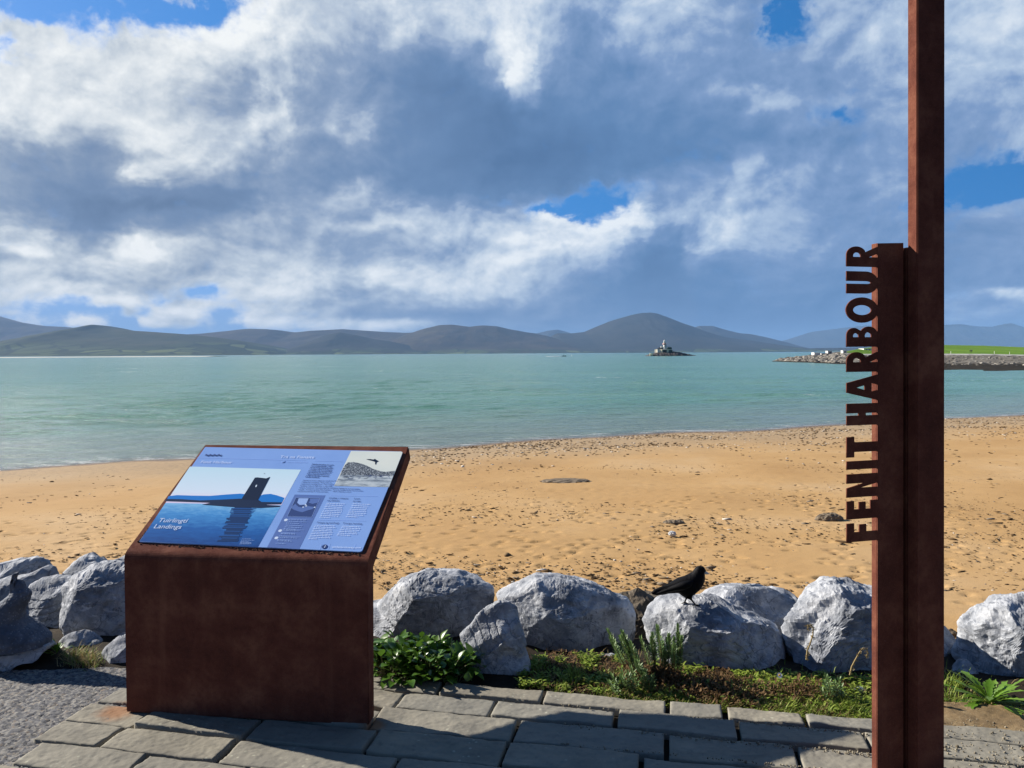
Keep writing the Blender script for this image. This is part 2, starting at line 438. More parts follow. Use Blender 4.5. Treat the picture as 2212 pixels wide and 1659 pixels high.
# ---- materials
class Mat:
    def __init__(self, name, rough=0.8, spec=0.3, metal=0.0):
        self.m = bpy.data.materials.new(name); self.m.use_nodes = True
        self.nt = self.m.node_tree; self.nt.nodes.clear()
        self.b = self.nt.nodes.new('ShaderNodeBsdfPrincipled')
        self.o = self.nt.nodes.new('ShaderNodeOutputMaterial')
        self.nt.links.new(self.b.outputs[0], self.o.inputs[0])
        self.b.inputs['Roughness'].default_value = rough
        self.b.inputs['Specular IOR Level'].default_value = spec
        self.b.inputs['Metallic'].default_value = metal
        self.tc = self.nt.nodes.new('ShaderNodeTexCoord')

    def n(self, t, **kw):
        x = self.nt.nodes.new(t)
        for k, v in kw.items(): setattr(x, k, v)
        return x

    def k(self, a, b): self.nt.links.new(a, b)

    def vec(self, scale=(1, 1, 1), rot=(0, 0, 0), src='Object'):
        mp = self.n('ShaderNodeMapping'); mp.inputs['Scale'].default_value = scale; mp.inputs['Rotation'].default_value = rot
        self.k(self.tc.outputs[src], mp.inputs[0]); return mp.outputs[0]

    def noise(self, scale, detail=4, rough=.55, vec=None, dist=0, color=False):
        x = self.n('ShaderNodeTexNoise'); x.inputs['Scale'].default_value = scale; x.inputs['Detail'].default_value = detail
        x.inputs['Roughness'].default_value = rough; x.inputs['Distortion'].default_value = dist
        self.k(vec if vec is not None else self.tc.outputs['Object'], x.inputs['Vector'])
        return x.outputs['Color' if color else 'Fac']

    def voro(self, scale, vec=None, feature='F1', rnd=1.0, out='Distance'):
        x = self.n('ShaderNodeTexVoronoi'); x.feature = feature; x.inputs['Scale'].default_value = scale
        x.inputs['Randomness'].default_value = rnd
        self.k(vec if vec is not None else self.tc.outputs['Object'], x.inputs['Vector'])
        return x.outputs[out]

    def ramp(self, fac, stops, interp='LINEAR', srgb=False):
        r = self.n('ShaderNodeValToRGB'); r.color_ramp.interpolation = interp; e = r.color_ramp.elements
        while len(e) < len(stops): e.new(0.5)
        for i, s in enumerate(stops): e[i].position = s[0]
        for i, s in enumerate(stops):
            c = s[1]
            if isinstance(c, (int, float)): c = (c, c, c)
            e[i].color = (lin(c) if srgb else tuple(c[:3]) + (1,))
        self.k(fac, r.inputs[0]); return r.outputs[0]

    def mix(self, fac, a, b, mode='MIX'):
        x = self.n('ShaderNodeMix'); x.data_type = 'RGBA'; x.blend_type = mode
        for v, i in ((fac, 0), (a, 6), (b, 7)):
            if isinstance(v, (int, float)):
                x.inputs[i].default_value = v if i == 0 else (v, v, v, 1)
            elif isinstance(v, tuple): x.inputs[i].default_value = tuple(v[:3]) + (1,)
            else: self.k(v, x.inputs[i])
        return x.outputs[2]

    def math(self, op, a, b=None, clamp=False):
        x = self.n('ShaderNodeMath', operation=op, use_clamp=clamp)
        for v, i in ((a, 0), (b, 1)):
            if v is None: continue
            if isinstance(v, (int, float)): x.inputs[i].default_value = v
            else: self.k(v, x.inputs[i])
        return x.outputs[0]

    def remap(self, x, a, b, c=0., d=1., smooth=True):
        r = self.n('ShaderNodeMapRange'); r.interpolation_type = 'SMOOTHSTEP' if smooth else 'LINEAR'
        for i, v in zip(('From Min', 'From Max', 'To Min', 'To Max'), (a, b, c, d)): r.inputs[i].default_value = v
        self.k(x, r.inputs['Value']); return r.outputs[0]

    def xyz(self, src='Object'):
        s = self.n('ShaderNodeSeparateXYZ'); self.k(self.tc.outputs[src], s.inputs[0]); return s.outputs

    def attr(self, name):
        a = self.n('ShaderNodeAttribute'); a.attribute_name = name; return a.outputs['Fac']

    def color(self, c):
        if isinstance(c, tuple): self.b.inputs['Base Color'].default_value = tuple(c[:3]) + (1,)
        else: self.k(c, self.b.inputs['Base Color'])
        return self

    def bump(self, h, strength=.5, dist=.01):
        prev = self.b.inputs['Normal'].links[0].from_socket if self.b.inputs['Normal'].links else None
        x = self.n('ShaderNodeBump'); x.inputs['Strength'].default_value = strength; x.inputs['Distance'].default_value = dist
        self.k(h, x.inputs['Height'])
        if prev is not None: self.k(prev, x.inputs['Normal'])
        self.k(x.outputs[0], self.b.inputs['Normal']); return self

    def rough(self, r): self.k(r, self.b.inputs['Roughness']); return self

# ------------------------------------------------------------------ the lie of the land
SEA_Z = -2.5


def water_y(x):
    """where the sea meets the sand"""
    return np.maximum(35.4 + 0.425 * x, 16.0) + 0.5 * np.sin(x * 0.33) + 0.25 * np.sin(x * 0.81 + 1)


def land_z(x, y):
    """promenade, bank under the boulders, beach, sea bed"""
    x = np.asarray(x, float); y = np.asarray(y, float)
    z = np.full(np.broadcast(x, y).shape, -0.035)
    yk = np.interp(x, [-6, -1.6, -.9, 2.2, 6], [4.0, 4.02, 3.95, 3.55, 3.3])     # outer edge of the promenade
    t = y - yk
    bank = np.interp(t, [-.25, 0, .25, .6, 1.0, 1.5, 3.6, 4.4], [-.035, -.012, .004, -.03, -.15, -.34, -1.22, -1.32])
    yw = water_y(x)
    beach0 = yk + 4.4
    s = np.clip((y - beach0) / np.maximum(yw - beach0, 4), 0, None)
    beach = -1.32 - (SEA_Z + 1.32) * -1 * s * 1.0
    beach = np.where(s <= 1, -1.32 + (SEA_Z + 1.32) * s, SEA_Z - np.minimum((y - yw) * 0.035, 9))
    z = np.where(t > -.25, bank, z)
    z = np.where(t > 4.4, beach, z)
    return z


def graded(core0, core1, step, far, growth=1.35):
    a = list(np.arange(core0, core1 + 1e-6, step))
    s, x = step, core1
    up = []
    while x < far:
        s *= growth; x += s; up.append(x)
    s, x, dn = step, core0, []
    while x > -far:
        s *= growth; x -= s; dn.append(x)
    return np.array(dn[::-1] + a + up)


def build_ground():
    X = graded(-12.0, 18.0, 0.062, 40000.0)
    Yf = list(np.arange(6.6, 19.0, 0.048)) + list(np.arange(19.0, 40.0, 0.13))
    s, y, up = 0.13, Yf[-1], []
    while y < 40000: s *= 1.3; y += s; up.append(y)
    Yn = [-60, -30, -15, -8, -4, -2, -1, 0, 1] + list(np.arange(1.5, 6.6, 0.11))
    Y = np.array(Yn + Yf + up)
    gx, gy = np.meshgrid(X, Y)
    z = land_z(gx, gy)
    p = np.stack([gx.ravel(), gy.ravel(), np.zeros(gx.size)], 1)
    zf = z.ravel().copy()
    yk = np.interp(p[:, 0], [-6, -1.6, -.9, 2.2, 6], [4.0, 4.02, 3.95, 3.55, 3.3])
    t = p[:, 1] - yk
    wd = water_y(p[:, 0]) - p[:, 1]
    sand = np.clip((t - 3.0) / 1.5, 0, 1) * np.clip(wd / 3.0, 0, 1)
    near = (np.abs(p[:, 0]) < 60) & (p[:, 1] < 90) & (p[:, 1] > 3)
    q = p[near]
    zz = np.zeros(len(q))
    zz += 0.05 * pnoise(q * [.35, .35, 1])                                       # broad swells of sand
    # trampled sand: small shallow dents, denser in drifting patches
    patch = np.clip(0.5 + 1.3 * pnoise(q * [.13, .22, 1] + 3.1), 0.12, 1)
    d1 = pnoise(q * [3.1, 3.6, 1]); d2 = pnoise(q * [5.6, 6.8, 1] + 9)
    zz -= 0.030 * patch * np.clip(d1 - 0.16, 0, 1) + 0.040 * patch * np.clip(d2 - 0.14, 0, 1)
    d3 = pnoise(q * [9.5, 13, 1] + 21)
    zz -= 0.030 * patch * np.clip(d3 - 0.15, 0, 1)
    zz += 0.012 * patch * pnoise(q * [4.5, 5.5, 1] + 40)
    # lines of footprints on the left part of the beach
    rs = np.random.RandomState(5)
    prints = []
    for (x0, y0, x1, y1) in ((-6.4, 7.6, -10.2, 15.5), (-4.9, 7.9, -7.5, 13.6), (-7.4, 8.6, -3.2, 13.2), (-5.6, 8.2, -9.4, 12.0), (-10, 11.2, -2.8, 12.4), (-1.2, 9.5, -4.0, 15.5),
                             (-1.5, 9.2, 4.0, 15.2), (0.2, 8.6, 9.0, 11.6), (2.2, 9.2, 11, 13.4), (-.8, 13, 6.2, 19), (4.4, 9.6, 7.5, 20)):
        n = int(math.hypot(x1 - x0, y1 - y0) / 0.42)
        a = math.atan2(y1 - y0, x1 - x0)
        for i in range(n):
            f = i / n; s = 0.13 if i % 2 else -0.13
            prints.append((x0 + (x1 - x0) * f - math.sin(a) * s + rs.normal(0, .07), y0 + (y1 - y0) * f + math.cos(a) * s + rs.normal(0, .07), a + rs.normal(0, .2)))
    for _ in range(700):
        x = rs.uniform(-9, 9); y = rs.uniform(7.6, 17)
        prints.append((x, y, rs.uniform(0, 3.14)))
    order = np.argsort(q[:, 1])
    qy = q[order, 1]
    for (px, py, a) in prints:
        i0, i1 = np.searchsorted(qy, py - .3), np.searchsorted(qy, py + .3)
        idx = order[i0:i1]
        dx, dy = q[idx, 0] - px, q[idx, 1] - py
        m = np.abs(dx) < .35
        idx, dx, dy = idx[m], dx[m], dy[m]
        l = (dx * math.cos(a) + dy * math.sin(a)) / 0.11; w = (-dx * math.sin(a) + dy * math.cos(a)) / 0.055
        r2 = l * l + w * w
        zz[idx] += -0.040 * np.exp(-r2 * 1.4) + 0.011 * np.exp(-((np.sqrt(r2) - 1.35) / .3) ** 2)
    zn = zf[near]
    zf[near] = zn + zz * sand[near]
    # rough soil on the bank
    soil = np.clip(t / .4, 0, 1) * np.clip((4.2 - t) / 1, 0, 1)
    nb = near & (soil > 0)
    zf[nb] += soil[nb] * (0.05 * fbm(p[nb] * [2.2, 2.2, 1], 4) + .03 * fbm(p[nb] * [9, 9, 1], 3) - .01)
    v = np.stack([p[:, 0], p[:, 1], zf], 1)
    dist = wd
    M = Mat('sand_and_soil', rough=.92, spec=.15)
    P = M.xyz()
    n1 = M.noise(.22, 4, .55); n2 = M.noise(3.0, 6, .65); n3 = M.noise(60, 3, .6)
    sandc = M.ramp(n1, [(.30, (0.375, 0.222, 0.088)), (.52, (0.435, 0.270, 0.115)), (.72, (0.470, 0.318, 0.165))])
    sandc = M.mix(M.remap(n2, .52, .78, 0, .45), sandc, (0.245, 0.136, 0.058))
    sandc = M.mix(M.remap(n3, .50, .80, 0, .5), sandc, (0.231, 0.143, 0.075))
    # paler, shellier sand towards the water
    wdn = M.attr('to_water')
    wob = M.math('ADD', wdn, M.math('MULTIPLY', M.math('SUBTRACT', M.noise(.5, 5, .6), .5), 5.0))
    sandc = M.mix(M.remap(wob, 13.0, 3.0, 0, .75), sandc, (0.340, 0.252, 0.156))
    # dark shingle and weed scattered along the upper wet line
    sh = M.math('MULTIPLY', M.remap(wob, 8.5, 3.5), M.remap(M.noise(5.5, 4, .7, vec=M.vec((1, 2.2, 1))), .50, .62))
    sandc = M.mix(M.math('MULTIPLY', sh, .62), sandc, (0.116, 0.092, 0.068))
    wet = M.remap(M.math('ADD', wdn, M.math('MULTIPLY', M.math('SUBTRACT', M.noise(.9, 3, .5), .5), 1.6)), 1.5, .3)
    sandc = M.mix(M.math('MULTIPLY', wet, .72), sandc, (0.116, 0.078, 0.051))
    soilc = M.ramp(M.noise(9, 6, .7), [(.3, (.010, .008, .006)), (.6, (.030, .022, .014)), (.8, (.070, .052, .032))])
    M.color(M.mix(M.attr('sandy'), soilc, sandc))
    M.rough(M.mix(M.math('MULTIPLY', wet, .9), .93, .34))
    M.bump(M.noise(38, 5, .7), .30, .02).bump(M.noise(170, 2, .6), .25, .006)
    o = mesh_np('ground', v, grid_faces(len(X), len(Y)), M.m,
                attr={'to_water': dist, 'sandy': np.clip((t - 2.6) / .7, 0, 1)})
    tag(o, kind='structure')


build_ground()


# ------------------------------------------------------------------ sea
def build_sea():
    X = graded(-34.0, 70.0, 0.42, 60000.0, 1.22)
    Y = list(np.arange(14.0, 62.0, 0.20))
    s, y = 0.20, Y[-1]
    while y < 60000: s *= 1.035; y += s; Y.append(y)
    Y = np.array(Y)
    gx, gy = np.meshgrid(X, Y)
    x, y = gx.ravel(), gy.ravel()
    wd = y - water_y(x)
    dist = np.hypot(x, y)
    amp = np.clip(wd / 26.0, 0.05, 1.0) * np.clip(1.25 - dist / 420.0, 0, 1)
    z = np.zeros(len(x))
    rs = np.random.RandomState(3)
    near = (amp > 0) & (np.abs(x) < 400)
    xn, yn = x[near], y[near]
    zz = np.zeros(len(xn))
    wob = pnoise(np.stack([xn * .05, yn * .05, 0 * xn], 1)) * 3
    for k in range(16):
        lam = 10 ** rs.uniform(-.05, 1.05)
        a = rs.normal(-.28, .42)                                # crests run roughly along the shore
        kx, ky = math.sin(a) * 2 * math.pi / lam, math.cos(a) * 2 * math.pi / lam
        ph = rs.uniform(0, 6.28)
        c = np.cos(kx * xn + ky * yn + ph + wob * rs.uniform(.3, 1))
        zz += 0.0125 * lam ** .75 * (np.exp(c * 1.1) / 2.2 - .5)
    zz *= (0.72 + 1.0 * pnoise(np.stack([xn * .03, yn * .05, 0 * xn + 5], 1)))
    # low lines of small breakers near the edge
    w = wd[near]
    lap = 0.05 * np.exp(-((w - 2.2 - .8 * pnoise(np.stack([xn * .12, 0 * xn, 0 * xn], 1)) * 2) / .35) ** 2)
    lap += 0.06 * np.exp(-((w - 5.2 - 1.6 * pnoise(np.stack([xn * .09, 0 * xn + 4, 0 * xn], 1)) * 2) / .5) ** 2)
    z[near] = zz * amp[near] + lap * np.clip(.5 + pnoise(np.stack([xn * .2, 0 * xn, 0 * xn + 8], 1)) * 2, 0, 1.2)
    v = np.stack([x, y, SEA_Z + z], 1)
    M = Mat('sea_water', rough=.16, spec=.36)
    wdA = M.attr('off_shore')
    base = M.ramp(M.noise(.012, 4, .55, vec=M.vec((1, 3.2, 1), (0, 0, .25))), [(.34, (.088, .218, .150)), (.52, (.106, .250, .170)), (.70, (.130, .276, .190))])
    # shallow water over sand: paler and greyer
    shal = M.remap(M.math('ADD', wdA, M.math('MULTIPLY', M.math('SUBTRACT', M.noise(.16, 4, .6), .5), 14)), 26, 1)
    base = M.mix(M.math('MULTIPLY', shal, .80), base, (.185, .225, .180))
    far = M.remap(wdA, 300, 2600)
    base = M.mix(M.math('MULTIPLY', far, .35), base, (.062, .165, .130))
    edge = M.remap(wdA, 1.6, .1)
    base = M.mix(M.math('MULTIPLY', edge, .65), base, (.20, .165, .125))
    # broken white water: at the very edge and as scattered caps
    fn = M.noise(1.1, 6, .72, vec=M.vec((.55, 2.4, 1)))
    lace = M.math('MULTIPLY', M.remap(M.math('ADD', wdA, M.math('MULTIPLY', M.math('SUBTRACT', M.noise(.35, 3, .5), .5), 2.2)), 2.6, .2), M.remap(fn, .53, .60))
    caps = M.remap(M.math('MULTIPLY', M.noise(.42, 5, .78, vec=M.vec((.8, 2.2, 1), (0, 0, .15))), M.noise(.045, 2, .5)), .402, .425)
    foam = M.math('MAXIMUM', M.math('MULTIPLY', lace, .6), M.math('MULTIPLY', caps, .9), clamp=True)
    M.color(M.mix(foam, base, (.62, .64, .64)))
    M.rough(M.mix(foam, .17, .8))
    rip = M.noise(1.7, 6, .68, vec=M.vec((.75, 1.8, 1), (0, 0, .22)))
    rip2 = M.noise(.30, 5, .60, vec=M.vec((.6, 2.0, 1), (0, 0, -.15)))
    M.bump(rip2, .85, .75).bump(rip, .95, .20)
    o = mesh_np('sea', v, grid_faces(len(X), len(Y)), M.m, attr={'off_shore': wd})
    tag(o, kind='structure')


build_sea()


# ------------------------------------------------------------------ hills across the bay
def hill(name, prof, D, depth, hue, rough=.16, fields=0.0, seed=1, cap=0.0):
    """prof: skyline points of the photograph; D: distance of the ridge; depth: run of the near slope"""
    prof = sorted(prof)
    pts = [at_y(u, v, D) for u, v in prof]
    xs = np.array([q.x for q in pts]); zs = np.array([q.z for q in pts])
    ext = (xs[-1] - xs[0]) * .02 + 300
    xs = np.concatenate([[xs[0] - ext], xs, [xs[-1] + ext]]); zs = np.concatenate([[SEA_Z - 5], zs, [SEA_Z - 5]])
    nx, nt = 420, 90
    gx = np.linspace(xs[0], xs[-1], nx)
    # smooth interpolation of the skyline
    pz = np.interp(gx, xs, zs)
    k = np.array([1, 2, 3, 2, 1.]) / 9
    pz = np.convolve(np.pad(pz, 2, mode='edge'), k, 'valid')
    t = np.linspace(-1, .9, nt)
    GX, T = np.meshgrid(gx, t)
    Hh = np.repeat(pz[None, :], nt, 0) - SEA_Z
    Yy = D + T * depth
    near = np.clip(1 + T, 0, 1)
    sh = np.where(T < 0, near ** 1.35, np.cos(np.clip(T, 0, 1) * math.pi / 2) ** .8)
    p = np.stack([GX.ravel() / 900, Yy.ravel() / 900, np.full(GX.size, seed * 3.7)], 1)
    n = fbm(p, 5, 2.1, .5, ridged=True).reshape(GX.shape)
    gul = (n - .12) * rough * np.clip(1 - np.abs(T + .5) * 2, 0, 1) ** .5
    big = fbm(p * .35 + 9, 3).reshape(GX.shape) * .22 * np.clip(1 - np.abs(T + .5) * 2, 0, 1)
    Z = SEA_Z + Hh * np.clip(sh * (1 + gul * 1.2) + gul * .6 + big * .5, 0, 1)
    # the line of sight over nearer slopes must not rise above the skyline
    lim = CAM_Z + (np.repeat(pz[None, :], nt, 0) - CAM_Z) * (Yy / D)
    Z = np.where(T < -.02, np.minimum(Z, lim - 2), Z)
    Z = np.where(T <= -.999, SEA_Z - 4, Z)
    M = Mat(name + '_cover', rough=1, spec=.05)
    z = M.xyz()[2]
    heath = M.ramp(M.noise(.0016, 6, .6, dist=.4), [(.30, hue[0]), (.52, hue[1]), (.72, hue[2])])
    if fields:
        pat = M.voro(.0045, vec=M.vec((1, .55, 0), (0, 0, .35)), out='Color')
        sp = M.n('ShaderNodeSeparateColor'); M.k(pat, sp.inputs[0])
        fc = M.ramp(sp.outputs[0], [(.0, (.030, .042, .018)), (.42, (.042, .056, .024)), (.56, (.062, .080, .030)), (.86, (.105, .125, .045)), (.95, (.05, .06, .028))], 'CONSTANT')
        hed = M.voro(.0045, vec=M.vec((1, .55, 0), (0, 0, .35)), feature='DISTANCE_TO_EDGE')
        fc = M.mix(M.remap(hed, .08, .02), fc, (.02, .028, .014))
        low = M.remap(M.math('ADD', z, M.math('MULTIPLY', M.math('SUBTRACT', M.noise(.0011, 4, .6), .5), 260)), fields, fields * .35)
        heath = M.mix(low, heath, fc)
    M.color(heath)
    v = np.stack([GX.ravel(), Yy.ravel(), Z.ravel()], 1)
    o = mesh_np(name, v, grid_faces(nx, nt), M.m)
    tag(o, kind='structure')
    return o


BROWN = ((.030, .027, .020), (.050, .040, .028), (.072, .060, .034))  # moor tones, all three sets darkened to stand in for cloud shadow
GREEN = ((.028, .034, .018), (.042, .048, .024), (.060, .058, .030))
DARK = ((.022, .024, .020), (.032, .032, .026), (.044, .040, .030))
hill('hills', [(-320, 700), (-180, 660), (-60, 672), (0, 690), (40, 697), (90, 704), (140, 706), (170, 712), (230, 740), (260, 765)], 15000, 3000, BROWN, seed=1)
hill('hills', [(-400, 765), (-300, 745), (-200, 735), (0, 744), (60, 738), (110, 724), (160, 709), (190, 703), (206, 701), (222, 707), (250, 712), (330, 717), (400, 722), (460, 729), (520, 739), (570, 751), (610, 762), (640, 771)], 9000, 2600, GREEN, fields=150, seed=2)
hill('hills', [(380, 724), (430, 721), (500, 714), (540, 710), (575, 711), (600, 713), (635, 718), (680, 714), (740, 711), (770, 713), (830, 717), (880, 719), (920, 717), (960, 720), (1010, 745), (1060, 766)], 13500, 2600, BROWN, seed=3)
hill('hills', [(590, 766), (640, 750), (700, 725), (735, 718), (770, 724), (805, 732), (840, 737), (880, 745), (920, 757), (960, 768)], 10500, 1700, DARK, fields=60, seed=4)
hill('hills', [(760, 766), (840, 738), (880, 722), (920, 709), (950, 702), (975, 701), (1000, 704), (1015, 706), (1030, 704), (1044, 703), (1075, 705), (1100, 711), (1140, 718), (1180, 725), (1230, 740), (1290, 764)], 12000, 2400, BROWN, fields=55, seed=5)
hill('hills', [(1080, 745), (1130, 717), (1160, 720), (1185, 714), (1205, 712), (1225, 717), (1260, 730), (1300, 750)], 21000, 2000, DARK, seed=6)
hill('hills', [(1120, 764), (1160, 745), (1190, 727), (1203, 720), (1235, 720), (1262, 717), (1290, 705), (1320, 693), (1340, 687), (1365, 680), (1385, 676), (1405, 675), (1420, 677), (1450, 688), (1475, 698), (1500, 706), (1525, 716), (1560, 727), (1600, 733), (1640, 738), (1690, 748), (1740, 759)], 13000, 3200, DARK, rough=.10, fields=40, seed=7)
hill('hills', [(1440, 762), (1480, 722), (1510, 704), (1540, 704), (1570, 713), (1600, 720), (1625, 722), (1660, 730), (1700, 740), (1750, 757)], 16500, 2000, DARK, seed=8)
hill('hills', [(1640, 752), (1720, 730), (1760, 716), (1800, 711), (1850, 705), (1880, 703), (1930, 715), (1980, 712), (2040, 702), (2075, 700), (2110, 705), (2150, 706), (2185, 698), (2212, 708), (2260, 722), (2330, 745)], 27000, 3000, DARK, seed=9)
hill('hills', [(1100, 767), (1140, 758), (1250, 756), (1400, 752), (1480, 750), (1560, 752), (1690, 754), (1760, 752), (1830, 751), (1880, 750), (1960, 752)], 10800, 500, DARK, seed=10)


# pale sand flat across the bay on the far left
def build_flat():
    p = [at_z(-260, 774.4, SEA_Z), at_z(440, 770.4, SEA_Z)]
    bm = bmesh.new()
    n = 40
    rows = []
    for i in range(n + 1):
        f = i / n
        c = p[0].lerp(p[1], f)
        w = 60 + 380 * math.sin(math.pi * min(f * .9 + .06, 1)) ** .6
        rows.append([bm.verts.new((c.x, c.y, SEA_Z - .1)), bm.verts.new((c.x, c.y + w * .5, SEA_Z + 1.1)), bm.verts.new((c.x, c.y + w, SEA_Z - .1))])
    for a, b in zip(rows, rows[1:]):
        for k in (0, 1): bm.faces.new((a[k], b[k], b[k + 1], a[k + 1]))
    M = Mat('pale_flat_sand', rough=.8)
    M.color(M.ramp(M.noise(.02, 4), [(.3, (.40, .36, .30)), (.7, (.60, .55, .47))]))
    tag(mesh_bm('sandbank', bm, M.m, smooth=True), kind='structure')


build_flat()


# ------------------------------------------------------------------ air
def build_haze():
    bm = bmesh.new()
    bm_box(bm, (0, 17000, 382), (64000, 36000, 800))
    m = bpy.data.materials.new('sea_air'); m.use_nodes = True
    nt = m.node_tree; nt.nodes.clear()
    pv = nt.nodes.new('ShaderNodeVolumePrincipled')
    pv.inputs['Color'].default_value = (.26, .44, .76, 1)
    pv.inputs['Density'].default_value = HAZE
    pv.inputs['Anisotropy'].default_value = 0.0
    o = nt.nodes.new('ShaderNodeOutputMaterial'); nt.links.new(pv.outputs[0], o.inputs['Volume'])
    tag(mesh_bm('haze', bm, m), kind='stuff')


HAZE = 3.3e-5
build_haze()

# ------------------------------------------------------------------ weathering steel
def corten(name, base=(.128, .043, .029), hi=(.270, .114, .068), lo=(.064, .022, .017), streak=True):
    M = Mat(name, rough=.9, spec=.05)
    a = M.noise(42, 6, .68); b = M.noise(5.5, 5, .6); c = M.noise(210, 3, .6)
    st = M.noise(9, 5, .6, vec=M.vec((1, 1, .07)))
    col = M.ramp(b, [(.20, lo), (.48, base), (.85, hi)])
    col = M.mix(M.remap(a, .42, .70, 0, .40), col, lo)
    col = M.mix(M.remap(c, .52, .75, 0, .40), col, hi)
    if streak:
        col = M.mix(M.remap(st, .56, .74, 0, .30), col, hi)
    M.color(col)
    M.rough(M.remap(a, .3, .7, .75, .95))
    M.bump(a, .22, .006).bump(c, .40, .0022)
    return M.m


RUST = corten('weathered_steel')


def stroke_curve(name, loops, thick, mat, parent, mtx, bevel=0.0):
    """flat plate cut to the loops (outer and holes), thickness `thick`, front face on local z = 0"""
    cu = bpy.data.curves.new(name, 'CURVE'); cu.dimensions = '2D'; cu.fill_mode = 'BOTH'
    cu.extrude = thick / 2; cu.bevel_depth = bevel; cu.bevel_resolution = 1
    for lp in loops:
        sp = cu.splines.new('POLY'); sp.points.add(len(lp) - 1)
        for p, q in zip(sp.points, lp): p.co = (q[0], q[1], 0, 1)
        sp.use_cyclic_u = True
    tmp = bpy.data.objects.new(name, cu); COL.objects.link(tmp)
    bpy.context.view_layer.update()
    dg = bpy.context.evaluated_depsgraph_get()
    me = bpy.data.meshes.new_from_object(tmp.evaluated_get(dg))
    bpy.data.objects.remove(tmp); bpy.data.curves.remove(cu)
    me.transform(mtx @ Matrix.Translation((0, 0, -thick / 2)))
    me.name = name
    me.materials.clear(); me.materials.append(mat)
    o = bpy.data.objects.new(name, me); COL.objects.link(o)
    if parent is not None: o.parent = parent
    return o


def arc(cx, cy, rx, ry, a0, a1, n=14):
    return [(cx + rx * math.cos(RAD(a0 + (a1 - a0) * i / n)), cy + ry * math.sin(RAD(a0 + (a1 - a0) * i / n))) for i in range(n + 1)]


def letter(ch, w, h):
    """bold grotesque capitals: x along the word, y up; stroke s"""
    s = .265 * h; r = s
    if ch == 'I': return [[(0, 0), (w, 0), (w, h), (0, h)]]
    if ch == 'T':
        return [[(w / 2 - s / 2, 0), (w / 2 + s / 2, 0), (w / 2 + s / 2, h - s * .92), (w, h - s * .92), (w, h), (0, h), (0, h - s * .92), (w / 2 - s / 2, h - s * .92)]]
    if ch == 'F':
        return [[(0, 0), (s, 0), (s, h * .37), (w * .92, h * .37), (w * .92, h * .60), (s, h * .60), (s, h - s * .9), (w, h - s * .9), (w, h), (0, h)]]
    if ch == 'E':
        return [[(0, 0), (w, 0), (w, s * .9), (s, s * .9), (s, h * .39), (w * .93, h * .39), (w * .93, h * .61), (s, h * .61), (s, h - s * .9), (w, h - s * .9), (w, h), (0, h)]]
    if ch == 'H':
        return [[(0, 0), (s, 0), (s, h * .385), (w - s, h * .385), (w - s, 0), (w, 0), (w, h), (w - s, h), (w - s, h * .62), (s, h * .62), (s, h), (0, h)]]
    if ch == 'N':
        return [[(0, 0), (s * .96, 0), (s * .96, h * .56), (w - s * .96, 0), (w, 0), (w, h), (w - s * .96, h), (w - s * .96, h * .44), (s * .96, h), (0, h)]]
    if ch == 'A':
        return [[(0, 0), (s * 1.06, 0), (w * .335, h * .20), (w * .665, h * .20), (w - s * 1.06, 0), (w, 0), (w / 2 + s * .50, h), (w / 2 - s * .50, h)],
                [(w * .41, h * .42), (w * .5, h * .68), (w * .59, h * .42)]]
    if ch == 'O':
        k = .80
        return [arc(w / 2, h / 2, w / 2, h * .52, 0, 360, 40)[:-1], arc(w / 2, h / 2, w / 2 - s * k, h * .52 - s * .86, 0, 360, 36)[:-1][::-1]]
    if ch == 'U':
        cy = h * .38
        return [[(0, h), (0, cy)] + arc(w / 2, cy, w / 2, cy + .02 * h, 180, 360, 22) + [(w, h), (w - s, h), (w - s, cy)]
                + arc(w / 2, cy, w / 2 - s, cy - s * .82, 0, -180, 18) + [(s, h)]]
    if ch == 'B':
        o = [(0, 0), (w * .58, 0)] + arc(w * .60, h * .285, w * .40, h * .285, -90, 62, 12) + arc(w * .57, h * .765, w * .36, h * .235, -40, 90, 12) + [(0, h)]
        return [o, [(s, s * .80), (s, h * .415), (w * .56, h * .415)] + arc(w * .56, h * .312, w * .155, h * .103, 90, -90, 8),
                [(s, h * .615), (s, h - s * .78), (w * .54, h - s * .78)] + arc(w * .54, (h * .615 + h - s * .78) / 2, w * .135, (h - s * .78 - h * .615) / 2, 90, -90, 8)]
    if ch == 'R':
        o = [(0, 0), (s, 0), (s, h * .345), (w * .42, h * .345), (w * .66, 0), (w, 0), (w * .70, h * .40)] + arc(w * .55, h * .68, w * .42, h * .32, -58, 90, 14) + [(0, h)]
        return [o, [(s, h * .55), (s, h - s * .80), (w * .53, h - s * .80)] + arc(w * .53, (h * .55 + h - s * .80) / 2, w * .155, (h - s * .80 - h * .55) / 2, 90, -90, 8)]


